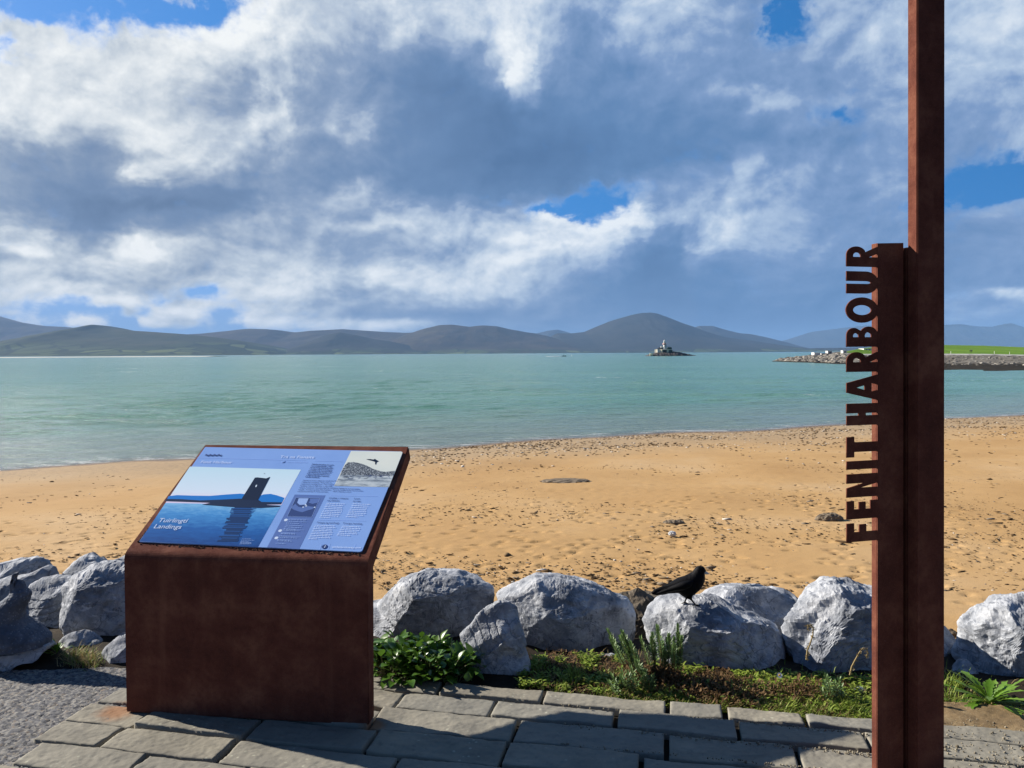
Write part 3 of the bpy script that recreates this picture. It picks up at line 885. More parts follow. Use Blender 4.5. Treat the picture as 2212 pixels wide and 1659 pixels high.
def build_post():
    Y0 = 2.80
    base = at_y(1981, 1500, Y0)
    a = RAD(15)
    ux = Vector((math.cos(a), math.sin(a), 0)); back = Vector((-math.sin(a), math.cos(a), 0))
    root = empty('sign_post', (base.x, base.y, 0), 'tall rusty steel post with upright cut-out letters reading FENIT HARBOUR', 'sign')
    # the real post leans a touch
    lean = RAD(-0.10)
    R = Matrix(((ux.x, back.x, 0), (ux.y, back.y, 0), (0, 0, 1)))
    root.rotation_euler = (R.to_4x4() @ Matrix.Rotation(lean, 4, 'Y')).to_euler()
    # local axes: x to the right along the face, y away from the viewer, z up
    W, Dp, H = .124, .047, 3.9
    bm = bmesh.new(); bm_box(bm, (W / 2, Dp / 2, H / 2 - .15), (W, Dp, H + .3))
    bmesh.ops.bevel(bm, geom=bm.edges[:], offset=.0035, segments=2, affect='EDGES')
    mesh_bm('column', bm, RUST, root)
    # the name box stands behind and to the left of the column
    bot_l = at_y(1896.5, 1500, Y0)

    def loc_x(u, yoff):
        """local x of the picture column u on the plane y = yoff of the post"""
        n = back
        q = at_plane(u, 1100, Vector((base.x, base.y, 0)) + back * yoff, n)
        return (q - Vector((base.x, base.y, 0))).dot(ux)

    def loc_z(v, u, yoff):
        q = at_plane(u, v, Vector((base.x, base.y, 0)) + back * yoff, back)
        return q.z
    yb = Dp + .0015
    x0 = loc_x(1896.5, yb)
    zt = loc_z(526, 1925, yb)
    depth = .032
    bm = bmesh.new()
    x1 = -.016
    pf = [(x0, -.15), (x1, -.15), (x1, zt), (x0, zt)]
    f = [bm.verts.new((x, yb + .004, z)) for x, z in pf]
    g = [bm.verts.new((x, yb + depth, z)) for x, z in pf]
    bm.faces.new(f); bm.faces.new(g[::-1])
    for i in range(4):
        j = (i + 1) % 4
        bm.faces.new((f[j], f[i], g[i], g[j]))
    bmesh.ops.bevel(bm, geom=bm.edges[:], offset=.002, segments=1, affect='EDGES')
    box = mesh_bm('name_box', bm, RUST, root)
    # added backing behind the column shuts light out of the slot, blackening the groove
    bm = bmesh.new(); bm_box(bm, (.016, yb + .033, (zt - .012 - .15) / 2), (.031, .062, zt - .012 + .15)); bm_box(bm, (-.012, yb + .030, (zt - .014 - .15) / 2), (.030, .006, zt - .014 + .15))
    mesh_bm('added_backing', bm, RUST, root)
    # front plate of the box with the letters cut out of its left edge, 5 mm steel
    Hc = x0 - loc_x(1829.5, yb)
    place = [('F', 1129, 1169), ('E', 1081, 1120), ('N', 1023, 1073), ('I', 995, 1013), ('T', 943, 987), ('H', 871, 918), ('A', 809, 865), ('R', 759, 803), ('B', 705, 749), ('O', 642, 697), ('U', 586, 634), ('R', 531, 576)]
    z_at = lambda v: loc_z(v, 1865, yb)
    plate = [[(0, -.15), (0, zt - .001), (x1 - x0, zt + .004), (x1 - x0, -.15)]]
    m_plate = Matrix.Translation((x0, yb, 0)) @ Matrix.Rotation(RAD(90), 4, 'X')
    stroke_curve('front_plate', plate, .004, RUST, root, m_plate)
    loops_all = []
    for ch, vt, vb in place:
        za, zb = z_at(vb), z_at(vt)
        w = zb - za
        for lp in letter(ch, w, Hc):
            # word runs upwards: letter x -> z, letter y -> -x
            loops_all.append([(x0 - y + .0015 if y > 0 else x0 - y + .004, za + x) for x, y in lp])
    m_let = Matrix.Translation((0, yb + .0003, 0)) @ Matrix.Rotation(RAD(90), 4, 'X')
    lt = stroke_curve('lettering', loops_all, .0045, RUST, root, m_let)
    return root


build_post()


# ------------------------------------------------------------------ information board
FONT = None


def text2d(body, size, align='LEFT', bold=0.0, shear=0.0, spacing=1.0):
    cu = bpy.data.curves.new('t', 'FONT'); cu.body = body; cu.size = size; cu.align_x = align
    cu.offset = bold; cu.shear = shear; cu.space_character = spacing; cu.resolution_u = 3
    o = bpy.data.objects.new('t', cu); COL.objects.link(o)
    bpy.context.view_layer.update()
    me = bpy.data.meshes.new_from_object(o.evaluated_get(bpy.context.evaluated_depsgraph_get()))
    v = np.zeros(len(me.vertices) * 3); me.vertices.foreach_get('co', v)
    faces = [list(p.vertices) for p in me.polygons]
    bpy.data.objects.remove(o); bpy.data.curves.remove(cu); bpy.data.meshes.remove(me)
    return v.reshape(-1, 3), faces


def build_board():
    P0, P1 = at_z(272.5, 1537, 0), at_z(797, 1566.3, 0)
    e = (P1 - P0); Wd = e.length; e.normalize()
    n = Vector((-e.y, e.x, 0))                     # away from the viewer
    zf = at_y(269.5, 1197, P0.y).z                 # height of the fold
    TL = at_y(440, 961, 4.13)
    # tilt from the rear corner on the left, checked on the right
    dt = (TL - P0).dot(n); zt = TL.z
    root = empty('information_board', P0, 'rusty steel lectern carrying a blue printed board about the harbour', 'sign')
    R = Matrix(((e.x, n.x, 0), (e.y, n.y, 0), (0, 0, 1)))
    root.rotation_euler = R.to_4x4().to_euler()
    # side profile (y back, z up), thickness T, fold rounded
    T = .075
    sl = Vector((dt, zt - zf)); Ls = sl.length; sl.normalize()
    nrm = Vector((-sl.y, sl.x))                    # up and towards the viewer
    rad = .030
    front = [(0, 0), (0, zf - rad)]
    ang = math.atan2(sl.x, sl.y)
    k = 7
    for i in range(1, k):
        f = i / k
        # quadratic curve through the fold
        a, b, c = Vector((0, zf - rad)), Vector((0, zf)), Vector((sl.x * rad, zf + sl.y * rad))
        q = a * (1 - f) ** 2 + b * 2 * f * (1 - f) + c * f * f
        front.append((q.x, q.y))
    front += [(sl.x * rad, zf + sl.y * rad), (sl.x * Ls, zf + sl.y * Ls)]
    bx, bz = sl.x * Ls - nrm.x * T, zf + sl.y * Ls - nrm.y * T
    # where the back of the board meets the back of the upright (y = T)
    s = (T - bx) / sl.x
    back = [(bx, bz), (T, bz + sl.y * s), (T, 0)]
    prof = front + back
    bm = bmesh.new()
    A = [bm.verts.new((0, y, z)) for y, z in prof]; B = [bm.verts.new((Wd, y, z)) for y, z in prof]
    bm.faces.new(A); bm.faces.new(B[::-1])
    m = len(prof)
    for i in range(m):
        j = (i + 1) % m
        bm.faces.new((A[j], A[i], B[i], B[j]))
    sharp = [ed for ed in bm.edges if (ed.verts[0].co.x == ed.verts[1].co.x)]
    bmesh.ops.bevel(bm, geom=sharp, offset=.004, segments=2, affect='EDGES')
    st = mesh_bm('steel_casing', bm, RUST, root)
    mo = st.modifiers.new('wn', 'WEIGHTED_NORMAL') if False else None

    # board frame: x along the fold, y up the slope, z out of the face
    up = n * sl.x + Vector((0, 0, 1)) * sl.y
    zn = e.cross(up)
    O = P0 + Vector((0, 0, zf))

    def bp(x, y):
        """point of the close-up (2212 px crop of the board) -> board plane"""
        q = at_plane(301.7 + x * .2728, 954.6 + y * .2728, O, zn)
        d = q - O
        return (d.dot(e), d.dot(up))
    Mb = Matrix(((1, 0, 0, 0), (0, sl.x, nrm.x, 0), (0, sl.y, nrm.y, zf), (0, 0, 0, 1)))

    class Sheet:
        """flat shapes at height h over the board, one mesh, a few materials"""
        def __init__(self, h): self.h = h; self.v = []; self.f = []; self.mi = []; self.mats = []

        def mat(self, m):
            if m not in self.mats: self.mats.append(m)
            return self.mats.index(m)

        def poly(self, pts, m, dz=0.0):
            i0 = len(self.v)
            self.v += [(p[0], p[1], self.h + dz) for p in pts]
            self.f.append(list(range(i0, i0 + len(pts)))); self.mi.append(self.mat(m))

        def text(self, body, org, size, m, dz=0.0, **kw):
            v, f = text2d(body, size, **kw)
            i0 = len(self.v)
            self.v += [(org[0] + p[0], org[1] + p[1], self.h + dz) for p in v]
            for q in f:
                self.f.append([i + i0 for i in q]); self.mi.append(self.mat(m))

        def bar(self, p, q, w, m, dz=0.0):
            d = Vector((q[0] - p[0], q[1] - p[1])); nn = Vector((-d.y, d.x)).normalized() * w / 2
            self.poly([(p[0] - nn.x, p[1] - nn.y), (q[0] - nn.x, q[1] - nn.y), (q[0] + nn.x, q[1] + nn.y), (p[0] + nn.x, p[1] + nn.y)], m, dz)

        def disc(self, c, r, m, dz=0.0, n=18):
            self.poly([(c[0] + r * math.cos(2 * math.pi * i / n), c[1] + r * math.sin(2 * math.pi * i / n)) for i in range(n)], m, dz)

        def build(self, name, parent):
            me = bpy.data.meshes.new(name)
            me.from_pydata([tuple(Mb @ Vector(p)) for p in self.v], [], self.f)
            for m in self.mats: me.materials.append(m)
            me.polygons.foreach_set('material_index', self.mi)
            me.update()
            o = bpy.data.objects.new(name, me); COL.objects.link(o); o.parent = parent
            return o

    def ink(name, c, rough=.28, srgb=True):
        M = Mat(name, rough=rough, spec=.45); M.color(lin(c) if srgb else c); return M.m
    pale = ink('print_white', (205, 220, 240)); navy = ink('print_navy', (58, 74, 120)); mid = ink('print_slate_blue', (92, 116, 172))
    ghost = ink('print_pale_blue', (150, 178, 226)); black = ink('print_dark', (22, 28, 42)); cream = ink('print_cream', (222, 224, 214))
    blueM = Mat('print_sky_blue', rough=.27, spec=.45)
    blueM.color(blueM.mix(blueM.noise(3.5, 4, .6), lin((120, 154, 212)), lin((142, 175, 228))))
    blue = blueM.m
    # the printed sheet: a thin plate with rounded right-hand corners
    c4 = [bp(0, 797), bp(1760, 879), bp(2087, 84), bp(521, 48)]

    def rounded(c, r):
        out = []
        for i in range(4):
            p, a, b = Vector(c[i]), Vector(c[i - 1]), Vector(c[(i + 1) % 4])
            rr = r if i in (1, 2) else r * .3
            d0, d1 = (a - p).normalized() * rr, (b - p).normalized() * rr
            for k in range(5):
                f = k / 4
                q = (p + d0) * (1 - f) ** 2 + p * 2 * f * (1 - f) + (p + d1) * f * f
                out.append((q.x, q.y))
        return out
    rp = rounded(c4, .014)
    bm = bmesh.new()
    lo = [bm.verts.new(Mb @ Vector((p[0], p[1], .0012))) for p in rp]; hi = [bm.verts.new(Mb @ Vector((p[0], p[1], .0065))) for p in rp]
    bm.faces.new(hi); bm.faces.new(lo[::-1])
    for i in range(len(rp)): bm.faces.new((lo[i], lo[(i + 1) % len(rp)], hi[(i + 1) % len(rp)], hi[i]))
    sheet = mesh_bm('display_panel', bm, blue, root)

    # large photograph: water at dusk with a ruined tower on a point
    q4 = [bp(4, 795), bp(940, 842), bp(1280, 228), bp(401, 203)]
    b0 = (q4[0][1] + q4[1][1]) / 2; b1 = (q4[2][1] + q4[3][1]) / 2
    lo_b, hi_b = b0, b1
    PM = Mat('print_dusk_bay', rough=.26, spec=.45)
    x, y, z = PM.xyz()
    t = PM.math('DIVIDE', PM.math('SUBTRACT', z, (Mb @ Vector((0, lo_b, 0))).z), (Mb @ Vector((0, hi_b, 0))).z - (Mb @ Vector((0, lo_b, 0))).z)
    ripple = PM.noise(60, 5, .65, vec=PM.vec((.35, 1, 1.6)))
    wcol = PM.ramp(PM.math('ADD', t, PM.math('MULTIPLY', PM.math('SUBTRACT', ripple, .5), .30)),
                   [(0.0, (36, 70, 128)), (.20, (44, 98, 164)), (.38, (74, 142, 200)), (.52, (126, 182, 220))], srgb=True)
    scol = PM.ramp(t, [(.50, (216, 200, 226)), (.58, (224, 216, 230)), (.68, (214, 228, 238)), (1.0, (196, 224, 234))], srgb=True)
    tw = ((bp(600, 486)[1] - lo_b) / (hi_b - lo_b))
    PM.color(PM.mix(PM.remap(t, tw - .004, tw + .004), wcol, scol))
    ph = Sheet(.0068); ph.poly(q4, PM.m)
    hillb = ink('print_far_hills', (38, 118, 196)); land = ink('print_dark_land', (34, 44, 66)); towr = ink('print_tower', (30, 36, 52)); refl = ink('print_reflection', (30, 56, 98)); refl2 = ink('print_reflection_soft', (38, 82, 140)); win = ink('print_tower_window', (210, 225, 235))
    P = lambda L: [bp(*q) for q in L]
    ph.poly(P([(215, 470), (232, 438), (300, 430), (420, 434), (560, 436), (690, 425), (800, 418), (860, 425), (950, 437), (985, 424), (1040, 420), (1090, 432), (1150, 452), (1125, 500)]), hillb, .0002)
    ph.poly(P([(203, 478), (215, 460), (330, 462), (480, 472), (640, 466), (800, 458), (960, 484), (1130, 487), (1120, 503), (960, 506), (600, 492)]), land, .0004)
    rng = random.Random(4)
    for kk in range(46):                                # broken reflection of the tower
        f = kk / 45
        yy = 520 + f * 270
        cx = 835 - f * 120 + rng.uniform(-8, 8); wv = (92 - f * 18) * rng.uniform(.75, 1.25)
        ph.poly(P([(cx - wv, yy), (cx + wv * .9, yy + 3), (cx + wv * .75, yy + 10), (cx - wv * 1.05, yy + 8)]), refl if rng.random() < .72 else refl2, .0004 + .000004 * kk)
    ph.poly(P([(495, 506), (560, 492), (700, 476), (810, 460), (940, 466), (976, 490), (1010, 508), (1116, 515), (1110, 524), (960, 532), (760, 526)]), land, .0007)
    ph.poly(P([(808, 464), (915, 292), (935, 290), (1005, 298), (1036, 285), (940, 470)]), towr, .0009)
    ph.poly(P([(918, 366), (924, 350), (934, 350), (926, 368)]), win, .0011)
    ph.poly(P([(986, 262), (991, 256), (996, 262)]), land, .0009)
    for (yy, xa, xb) in ((778, 815, 885), (789, 808, 910), (800, 803, 870), (806, 801, 890), (812, 798, 886), (818, 795, 888)):
        rr = random.Random(yy); xx = xa
        while xx < xb:
            w_ = rr.uniform(5, 13); ph.bar(bp(xx, yy), bp(min(xx + w_, xb), yy + (w_ * .045)), .0022, ghost, .0013); xx += w_ + 3.5
    photo = ph.build('landscape_print', sheet)

    def cap(pa, pb): return abs(bp(*pa)[1] - bp(*pb)[1])
    tt = Sheet(.0084)
    h1 = .0355
    tt.text('Tuirlingtí', bp(146, 645), h1 * 1.12, pale)
    tt.text('Landings', bp(109, 694), h1 * 1.12, pale)
    tt.text('Fenit Harbour', bp(480, 178), .030, pale)
    tt.text('Trá na Fianaite', bp(1110, 138), .031, pale)
    tt.text('Cósta an Atlantaigh Fhiáin', bp(1155, 172), .0112, ghost)
    tt.build('title_lettering', sheet)
    # wave emblem: a row of linked breakers
    tt = Sheet(.0084)
    for kk in range(4):
        ox = 520 + kk * 33
        tt.poly(P([(ox, 119), (ox + 6, 108), (ox + 13, 105), (ox + 20, 110), (ox + 26, 116), (ox + 36, 108), (ox + 34, 117), (ox + 24, 125), (ox + 12, 117)]), navy)
    tt.build('wave_emblem', sheet)
    tt = Sheet(.0084)
    tt.disc(bp(1139, 165), .0095, ghost, .0); tt.disc(bp(1139, 165), .0075, blue, .0002)
    tt.build('round_emblem', sheet)
    for qa, qb in (((456, 132), (1316, 155)), ((1380, 157), (1608, 163))):
        tt = Sheet(.0084); tt.bar(bp(*qa), bp(*qb), .0014, ghost); tt.build('rule_line', sheet)

    # black and white photograph of a diver
    dv = Sheet(.0068)
    dq = [bp(1541, 358), bp(1976, 367), bp(2086, 85), bp(1676, 80)]
    dq = dq[:2] + rounded([bp(1541, 358), bp(1976, 367), bp(2086, 85), bp(1676, 80)], .013)[10:15] + [dq[3]]
    SK = Mat('print_old_sky', rough=.28, spec=.45); SK.color(SK.mix(SK.noise(7, 3, .5), lin((226, 228, 214)), lin((206, 214, 206))))
    dv.poly(dq, SK.m)
    RK = Mat('print_old_rocks', rough=.28, spec=.45); RK.color(RK.ramp(RK.noise(150, 5, .75), [(.40, (38, 42, 48)), (.50, (92, 98, 104)), (.60, (176, 182, 184))], srgb=True))
    WT = Mat('print_old_water', rough=.28, spec=.45); WT.color(WT.ramp(WT.noise(40, 5, .7, vec=WT.vec((.3, 1, 2))), [(.36, (110, 120, 130)), (.52, (176, 186, 190)), (.68, (206, 212, 210))], srgb=True))
    dv.poly(P([(1543, 358), (1976, 366), (2012, 272), (1592, 266)]), WT.m, .0002)
    dv.poly(P([(1592, 268), (1606, 228), (1630, 190), (1652, 170), (1700, 168), (1755, 180), (1800, 196), (1850, 222), (1905, 240), (1950, 246), (2022, 238), (2010, 276), (1900, 278), (1750, 270)]), RK.m, .0004)
    rr = random.Random(9)
    for kk in range(46):
        xx = rr.uniform(1580, 1980); yy = rr.uniform(272, 300); dv.bar(bp(xx, yy), bp(xx + rr.uniform(8, 34), yy + 1), .0022, navy if kk % 3 else black, .0006 + kk * .000003)
    dv.poly(P([(1795, 146), (1830, 145), (1852, 149), (1866, 143), (1874, 150), (1896, 162), (1880, 168), (1872, 190), (1866, 186), (1866, 168), (1846, 160), (1812, 152)]), black, .0008)
    dv.build('diver_print', sheet)

    # slate panel with chart and key
    mp = Sheet(.0068)
    mp.poly(P([(1012, 843), (1266, 858), (1474, 432), (1231, 425)]), mid)
    mp.poly(P([(1172, 598), (1365, 605), (1430, 455), (1240, 450)]), navy, .0002)
    mp.poly(P([(1222, 545), (1200, 530), (1236, 498), (1246, 512), (1262, 524), (1290, 528), (1320, 515), (1352, 520), (1388, 524), (1375, 540), (1330, 552), (1290, 566), (1250, 556)]), mid, .0004)
    mp.poly(P([(1350, 458), (1428, 458), (1415, 490), (1370, 500), (1340, 490), (1352, 476)]), mid, .0004)
    mp.poly(P([(1262, 455), (1340, 456), (1318, 505), (1270, 508), (1250, 490)]), ghost, .00045)
    for q in ((1297, 526), (1322, 517), (1388, 527), (1316, 508)): mp.disc(bp(*q), .0042, pale, .0007, 10)
    for (pa, pb) in (((1172, 598), (1365, 605)), ((1365, 605), (1430, 455)), ((1430, 455), (1240, 450)), ((1240, 450), (1172, 598))): mp.bar(bp(*pa), bp(*pb), .0013, ghost, .0008)
    for q, nm in (((1160, 627), '1'), ((1115, 712), '2'), ((1085, 769), '3')):
        mp.disc(bp(*q), .0085, pale, .0003, 14)
    mp.build('chart_print', sheet)

    # body text: legible lines as lettering, the rest as the broken grey lines they read as
    tx = Sheet(.0084)

    def lines(x0, y0, x1, y1, xe, n, m, seed, w=.0040):
        """n ragged lines from (x0,y0) down to (x1,y1); first line ends at xe"""
        rr = random.Random(seed)
        for i in range(n):
            f = i / max(n - 1, 1)
            x = x0 + (x1 - x0) * f; y = y0 + (y1 - y0) * f
            end = x + (xe - x0) * rr.uniform(.86, 1.0) if i < n - 1 else x + (xe - x0) * rr.uniform(.4, .75)
            while x < end:
                wl = rr.uniform(7, 26)
                xx = min(x + wl, end)
                k_ = x
                while k_ < xx:                                    # letters of a word
                    lw = rr.uniform(2.2, 4.2)
                    a_, b_ = bp(k_, y + (k_ - x0) * .045), bp(k_ + lw * .8, y + (k_ + lw - x0) * .045)
                    hh = w * rr.choice((.75, .75, 1.0, 1.25))
                    tx.poly([(a_[0], a_[1]), (b_[0], a_[1]), (b_[0], a_[1] + hh), (a_[0], a_[1] + hh)], m)
                    k_ += lw
                x = xx + 5
    lines(1364, 188, 1312, 292, 1562, 9, navy, 1, .0050)
    eng = ['Sheltered from Atlantic swells by the', 'Maharees sandspit, Fenit was an', 'important trading port. The original', 'harbour was at Barrow, a sea inlet', 'whose entrance was guarded by two', 'castles. A chain across the harbour', 'mouth protected it from pirates.']
    for i, s_ in enumerate(eng):
        f = i / 6
        tx.text(s_, bp(1292 - 44 * f, 318 + 86 * f), .0118, navy)
    lines(1536, 377, 1530, 403, 1770, 3, navy, 3, .0032)
    tx.bar(bp(1510, 432), bp(1880, 438), .0013, ghost); tx.bar(bp(1410, 625), bp(1790, 633), .0013, ghost)
    tx.text('Caillte i measc', bp(1497, 460), .0165, navy); tx.text('na dtonn', bp(1486, 479), .0165, navy)
    tx.text('Lost', bp(1697, 464), .0165, navy); tx.text('at sea', bp(1688, 484), .0165, navy)
    lines(1480, 498, 1425, 611, 1632, 9, pale, 5, .0034); lines(1688, 502, 1634, 606, 1832, 8, pale, 6, .0034)
    tx.text('Trúpaí ag tuirlingt', bp(1400, 654), .0150, navy); tx.text('Troops landing', bp(1608, 660), .0150, navy)
    lines(1388, 672, 1336, 781, 1560, 9, pale, 7, .0034); lines(1603, 680, 1562, 751, 1762, 6, pale, 8, .0034)
    for (a_, b_, e_, n_, s_) in ((1180, 626, 1330, 3, 11), (1158, 672, 1300, 3, 12), (1132, 712, 1285, 2, 13), (1120, 738, 1250, 2, 14), (1102, 768, 1250, 2, 15), (1090, 795, 1215, 2, 16)):
        lines(a_, b_, a_ - 6 * n_, b_ + 10 * n_, e_, n_, ghost, s_, .0034)
    tx.bar(bp(1185, 619), bp(1348, 624), .0011, ghost); tx.bar(bp(1130, 702), bp(1306, 709), .0011, ghost); tx.bar(bp(1100, 757), bp(1278, 764), .0011, ghost)
    tx.disc(bp(1467, 839), .0125, navy, 0); tx.text('i', (bp(1467, 848)[0] - .0025, bp(1467, 848)[1]), .021, pale, .0002, bold=.0006)
    for xx in (1440, 1506, 1709): tx.bar(bp(xx, 816), bp(xx - 15, 860), .0012, ghost)
    tx.text('wildatlanticway.com', bp(1520, 849), .0165, pale)
    tx.build('body_text', sheet)
    # droplets and specks of dirt, torn rust along the lower edge of the sheet
    rr = random.Random(21)
    bm = bmesh.new()
    for kk in range(240):
        f = rr.random()
        if kk < 150: c = Vector(bp(0, 800)).lerp(Vector(bp(1770, 884)), f ** .8) + Vector((rr.uniform(-.004, .004), -rr.uniform(.002, .014)))
        else: c = Vector(bp(0, 797)).lerp(Vector(bp(300, 400)), f ** 1.6) + Vector((-rr.uniform(.002, .012), 0))
        r = rr.uniform(.002, .006)
        pts = [bm.verts.new(Mb @ Vector((c.x + r * rr.uniform(.5, 1.3) * math.cos(a), c.y + r * rr.uniform(.4, 1.1) * math.sin(a), .0006))) for a in np.linspace(0, 6.28, 7)[:-1]]
        topv = bm.verts.new(Mb @ Vector((c.x, c.y, rr.uniform(.003, .007))))
        for i in range(6): bm.faces.new((pts[i], pts[(i + 1) % 6], topv))
    fl = mesh_bm('flaking_rust', bm, corten('flaky_rust', (.16, .075, .045), (.42, .33, .26), (.08, .035, .022)), root); fl['kind'] = 'stuff'
    print('BOARD', Wd, zf, dt, zt, Ls, 'right corner b', [(at_plane(893, 968, O, zn) - O).dot(up), (at_plane(440, 961, O, zn) - O).dot(up)], (at_plane(893, 968, O, zn) - O).dot(e))
    return root


build_board()


# ------------------------------------------------------------------ paving and footpath
ROWS = {}


def build_paving():
    lines = {
        'A': [(802, 1460), (1008, 1473), (1177, 1487), (1445, 1508), (1565, 1523), (1734, 1541), (1881, 1553)],
        'B': [(802, 1489), (945, 1492), (1069, 1505), (1166, 1516), (1317, 1529), (1440, 1540), (1574, 1559), (1740, 1570), (1881, 1584)],
        'C': [(802, 1524), (957, 1536), (1057, 1544), (1171, 1555), (1317, 1568), (1593, 1598), (1719, 1612), (1881, 1628), (2032, 1643)],
        'D': [(160, 1533), (272, 1538), (804, 1567), (971, 1582), (1104, 1593), (1317, 1616), (1440, 1628), (1729, 1656)],
        'E': [(164, 1572), (264, 1582), (405, 1593), (521, 1601), (633, 1606), (791, 1613), (957, 1629), (1085, 1636), (1317, 1658)],
        'F': [(89, 1608), (201, 1617), (297, 1629), (461, 1640), (551, 1647), (629, 1655)],
        'G': [(0, 1651), (123, 1658)]}
    G = {k: [at_z(u, v, 0) for u, v in L] for k, L in lines.items()}
    sl = np.mean([np.polyfit([p.x for p in G[k]], [p.y for p in G[k]], 1)[0] for k in 'ABCD'])
    a = math.atan(sl)
    ex, ey = Vector((math.cos(a), math.sin(a), 0)), Vector((-math.sin(a), math.cos(a), 0))
    off = {k: float(np.mean([p.dot(ey) for p in G[k]])) for k in 'ABCDEF'}
    off['G'] = off['F'] - .175
    print('PAVING', a, off)
    jn = {'AB': [(953, 1481), (1176, 1500), (1443, 1528), (1566, 1540), (1740, 1556)], 'BC': [(1066, 1525), (1330, 1552), (1595, 1580)],
          'CD': [(814, 1545), (1114, 1573), (1440, 1607), (1727, 1640)], 'DE': [(285, 1566), (538, 1580), (802, 1596), (1092, 1617), (1384, 1644)],
          'EF': [(223, 1603), (486, 1621), (857, 1642)], 'FG': [(294, 1650)]}
    left_pts = [(245, 1496), (160, 1532), (149, 1565), (89, 1608), (0, 1630)]
    lp = [at_z(u, v, 0) for u, v in left_pts]
    lm = np.polyfit([p.dot(ey) for p in lp], [p.dot(ex) for p in lp], 1)
    rows = [(off[x], off[y], x + y) for x, y in zip('ABCDEF', 'BCDEFG')]
    o = off['G']
    while o > -1.5:
        rows.append((o, o - .18, '')); o -= .18
    ROWS.update(ex=ex, ey=ey, off=off, lm=lm, ang=a)
    rs = np.random.RandomState(11)
    V, Fc, tint, seedv = [], [], [], []
    nv = 0
    for ri, (far, nearq, key) in enumerate(rows):
        qm = (far + nearq) / 2
        s_left = float(np.polyval(lm, qm)) + rs.uniform(-.05, .05)
        js = sorted(at_z(u, v, 0).dot(ex) for u, v in jn.get(key, []))
        # fill out to both sides
        cuts = list(js) if js else [s_left + rs.uniform(.2, .5)]
        while cuts[0] - s_left > .62: cuts.insert(0, cuts[0] - rs.uniform(.40, .58))
        if cuts[0] - s_left > .1: cuts.insert(0, s_left)
        end = 4.2 if ri > 0 else 4.0
        while cuts[-1] < end: cuts.append(cuts[-1] + rs.uniform(.36, .62))
        fine = far > 2.2
        for s0, s1 in zip(cuts, cuts[1:]):
            ga, gb = rs.uniform(.006, .014), rs.uniform(.006, .014)
            gq = rs.uniform(.008, .012)
            step = .0065 if fine else .05
            nx, ny = max(3, int((s1 - s0) / step)), max(3, int((far - nearq) / step))
            S_, Q_ = np.meshgrid(np.linspace(0, 1, nx), np.linspace(0, 1, ny))
            wob0 = rs.uniform(0, 100)
            s = s0 + ga + (s1 - s0 - ga - gb) * S_; q = nearq + gq + (far - nearq - 2 * gq) * Q_
            pp = np.stack([s.ravel() * 7, q.ravel() * 7, np.full(s.size, wob0)], 1)
            ed = np.minimum(np.minimum(S_, 1 - S_) * (s1 - s0), np.minimum(Q_, 1 - Q_) * (far - nearq)).ravel()
            s = s.ravel() + .004 * pnoise(pp * 1.3); q = q.ravel() + .004 * pnoise(pp * 1.3 + 50)
            # riven face: terraces a few millimetres high
            h = fbm(pp * [.55, .9, 1], 4, 2.2, .55)
            ter = np.floor(h * 6) / 6; fr = h * 6 - np.floor(h * 6)
            h2 = ter + np.clip((fr - .88) / .12, 0, 1) / 6
            tiltx, tilty = rs.normal(0, .004), rs.normal(0, .008)
            z = rs.normal(0, .003) + (.010 * h2) + .0018 * fbm(pp * 5, 3) + tiltx * (S_.ravel() - .5) * .6 + tilty * (Q_.ravel() - .5)
            z -= .003 * np.exp(-ed / .0025)
            x = s * ex.x + q * ey.x; y = s * ex.y + q * ey.y
            i0 = nv
            V.append(np.stack([x, y, z], 1)); n1 = nx * ny
            Fc.append(grid_faces(nx, ny) + i0); nv += n1
            # skirt
            idx = np.arange(n1).reshape(ny, nx)
            ring = np.concatenate([idx[0, :], idx[1:, -1], idx[-1, -2::-1], idx[-2:0:-1, 0]])
            low = V[-1][ring].copy(); low[:, 2] = -.05
            V.append(low); j = np.arange(len(ring))
            Fc.append(np.stack([ring[(j + 1) % len(ring)] + i0, ring + i0, nv + j, nv + (j + 1) % len(ring)], 1)); nv += len(ring)
            tint.append(np.full(n1 + len(ring), rs.uniform(0, 1)))
    M = Mat('riven_stone', rough=.88, spec=.10)
    a_ = M.noise(3.2, 5, .6); b_ = M.noise(26, 5, .7); t_ = M.attr('tint')
    col = M.ramp(a_, [(.30, (.175, .160, .128)), (.52, (.240, .219, .172)), (.72, (.305, .278, .215))])
    col = M.mix(M.remap(t_, 0, 1, 0, .45), col, (.185, .186, .172))
    col = M.mix(M.remap(b_, .50, .72, 0, .45), col, (.115, .108, .10))
    # pale lichen spots
    li = M.voro(26, vec=M.vec((1, 1.15, 1)))
    lm_ = M.math('MULTIPLY', M.remap(li, .20, .12), M.remap(M.noise(2.2, 3, .6), .50, .62))
    col = M.mix(M.math('MULTIPLY', lm_, .65), col, (.40, .40, .31))
    # rust washed from the foot of the steel board
    xx, yy, zz = M.xyz()
    c1 = at_z(255, 1533, 0); c2 = at_z(806, 1566, 0)

    def stain(c, r):
        d = M.math('POWER', M.math('ADD', M.math('POWER', M.math('SUBTRACT', xx, c.x), 2), M.math('POWER', M.math('SUBTRACT', yy, c.y), 2)), .5)
        return M.remap(M.math('ADD', d, M.math('MULTIPLY', M.math('SUBTRACT', M.noise(14, 4, .6), .5), .10)), r, r * .2)
    rs_ = M.math('MAXIMUM', stain(c1, .12), stain(c2, .07))
    col = M.mix(M.math('MULTIPLY', rs_, .60), col, (.30, .115, .030))
    M.color(col)
    M.bump(b_, .22, .006).bump(M.noise(110, 3, .6), .25, .002)
    tag(mesh_np('stone_paving', np.concatenate(V), Fc, M.m, attr={'tint': np.concatenate(tint)}), kind='structure')

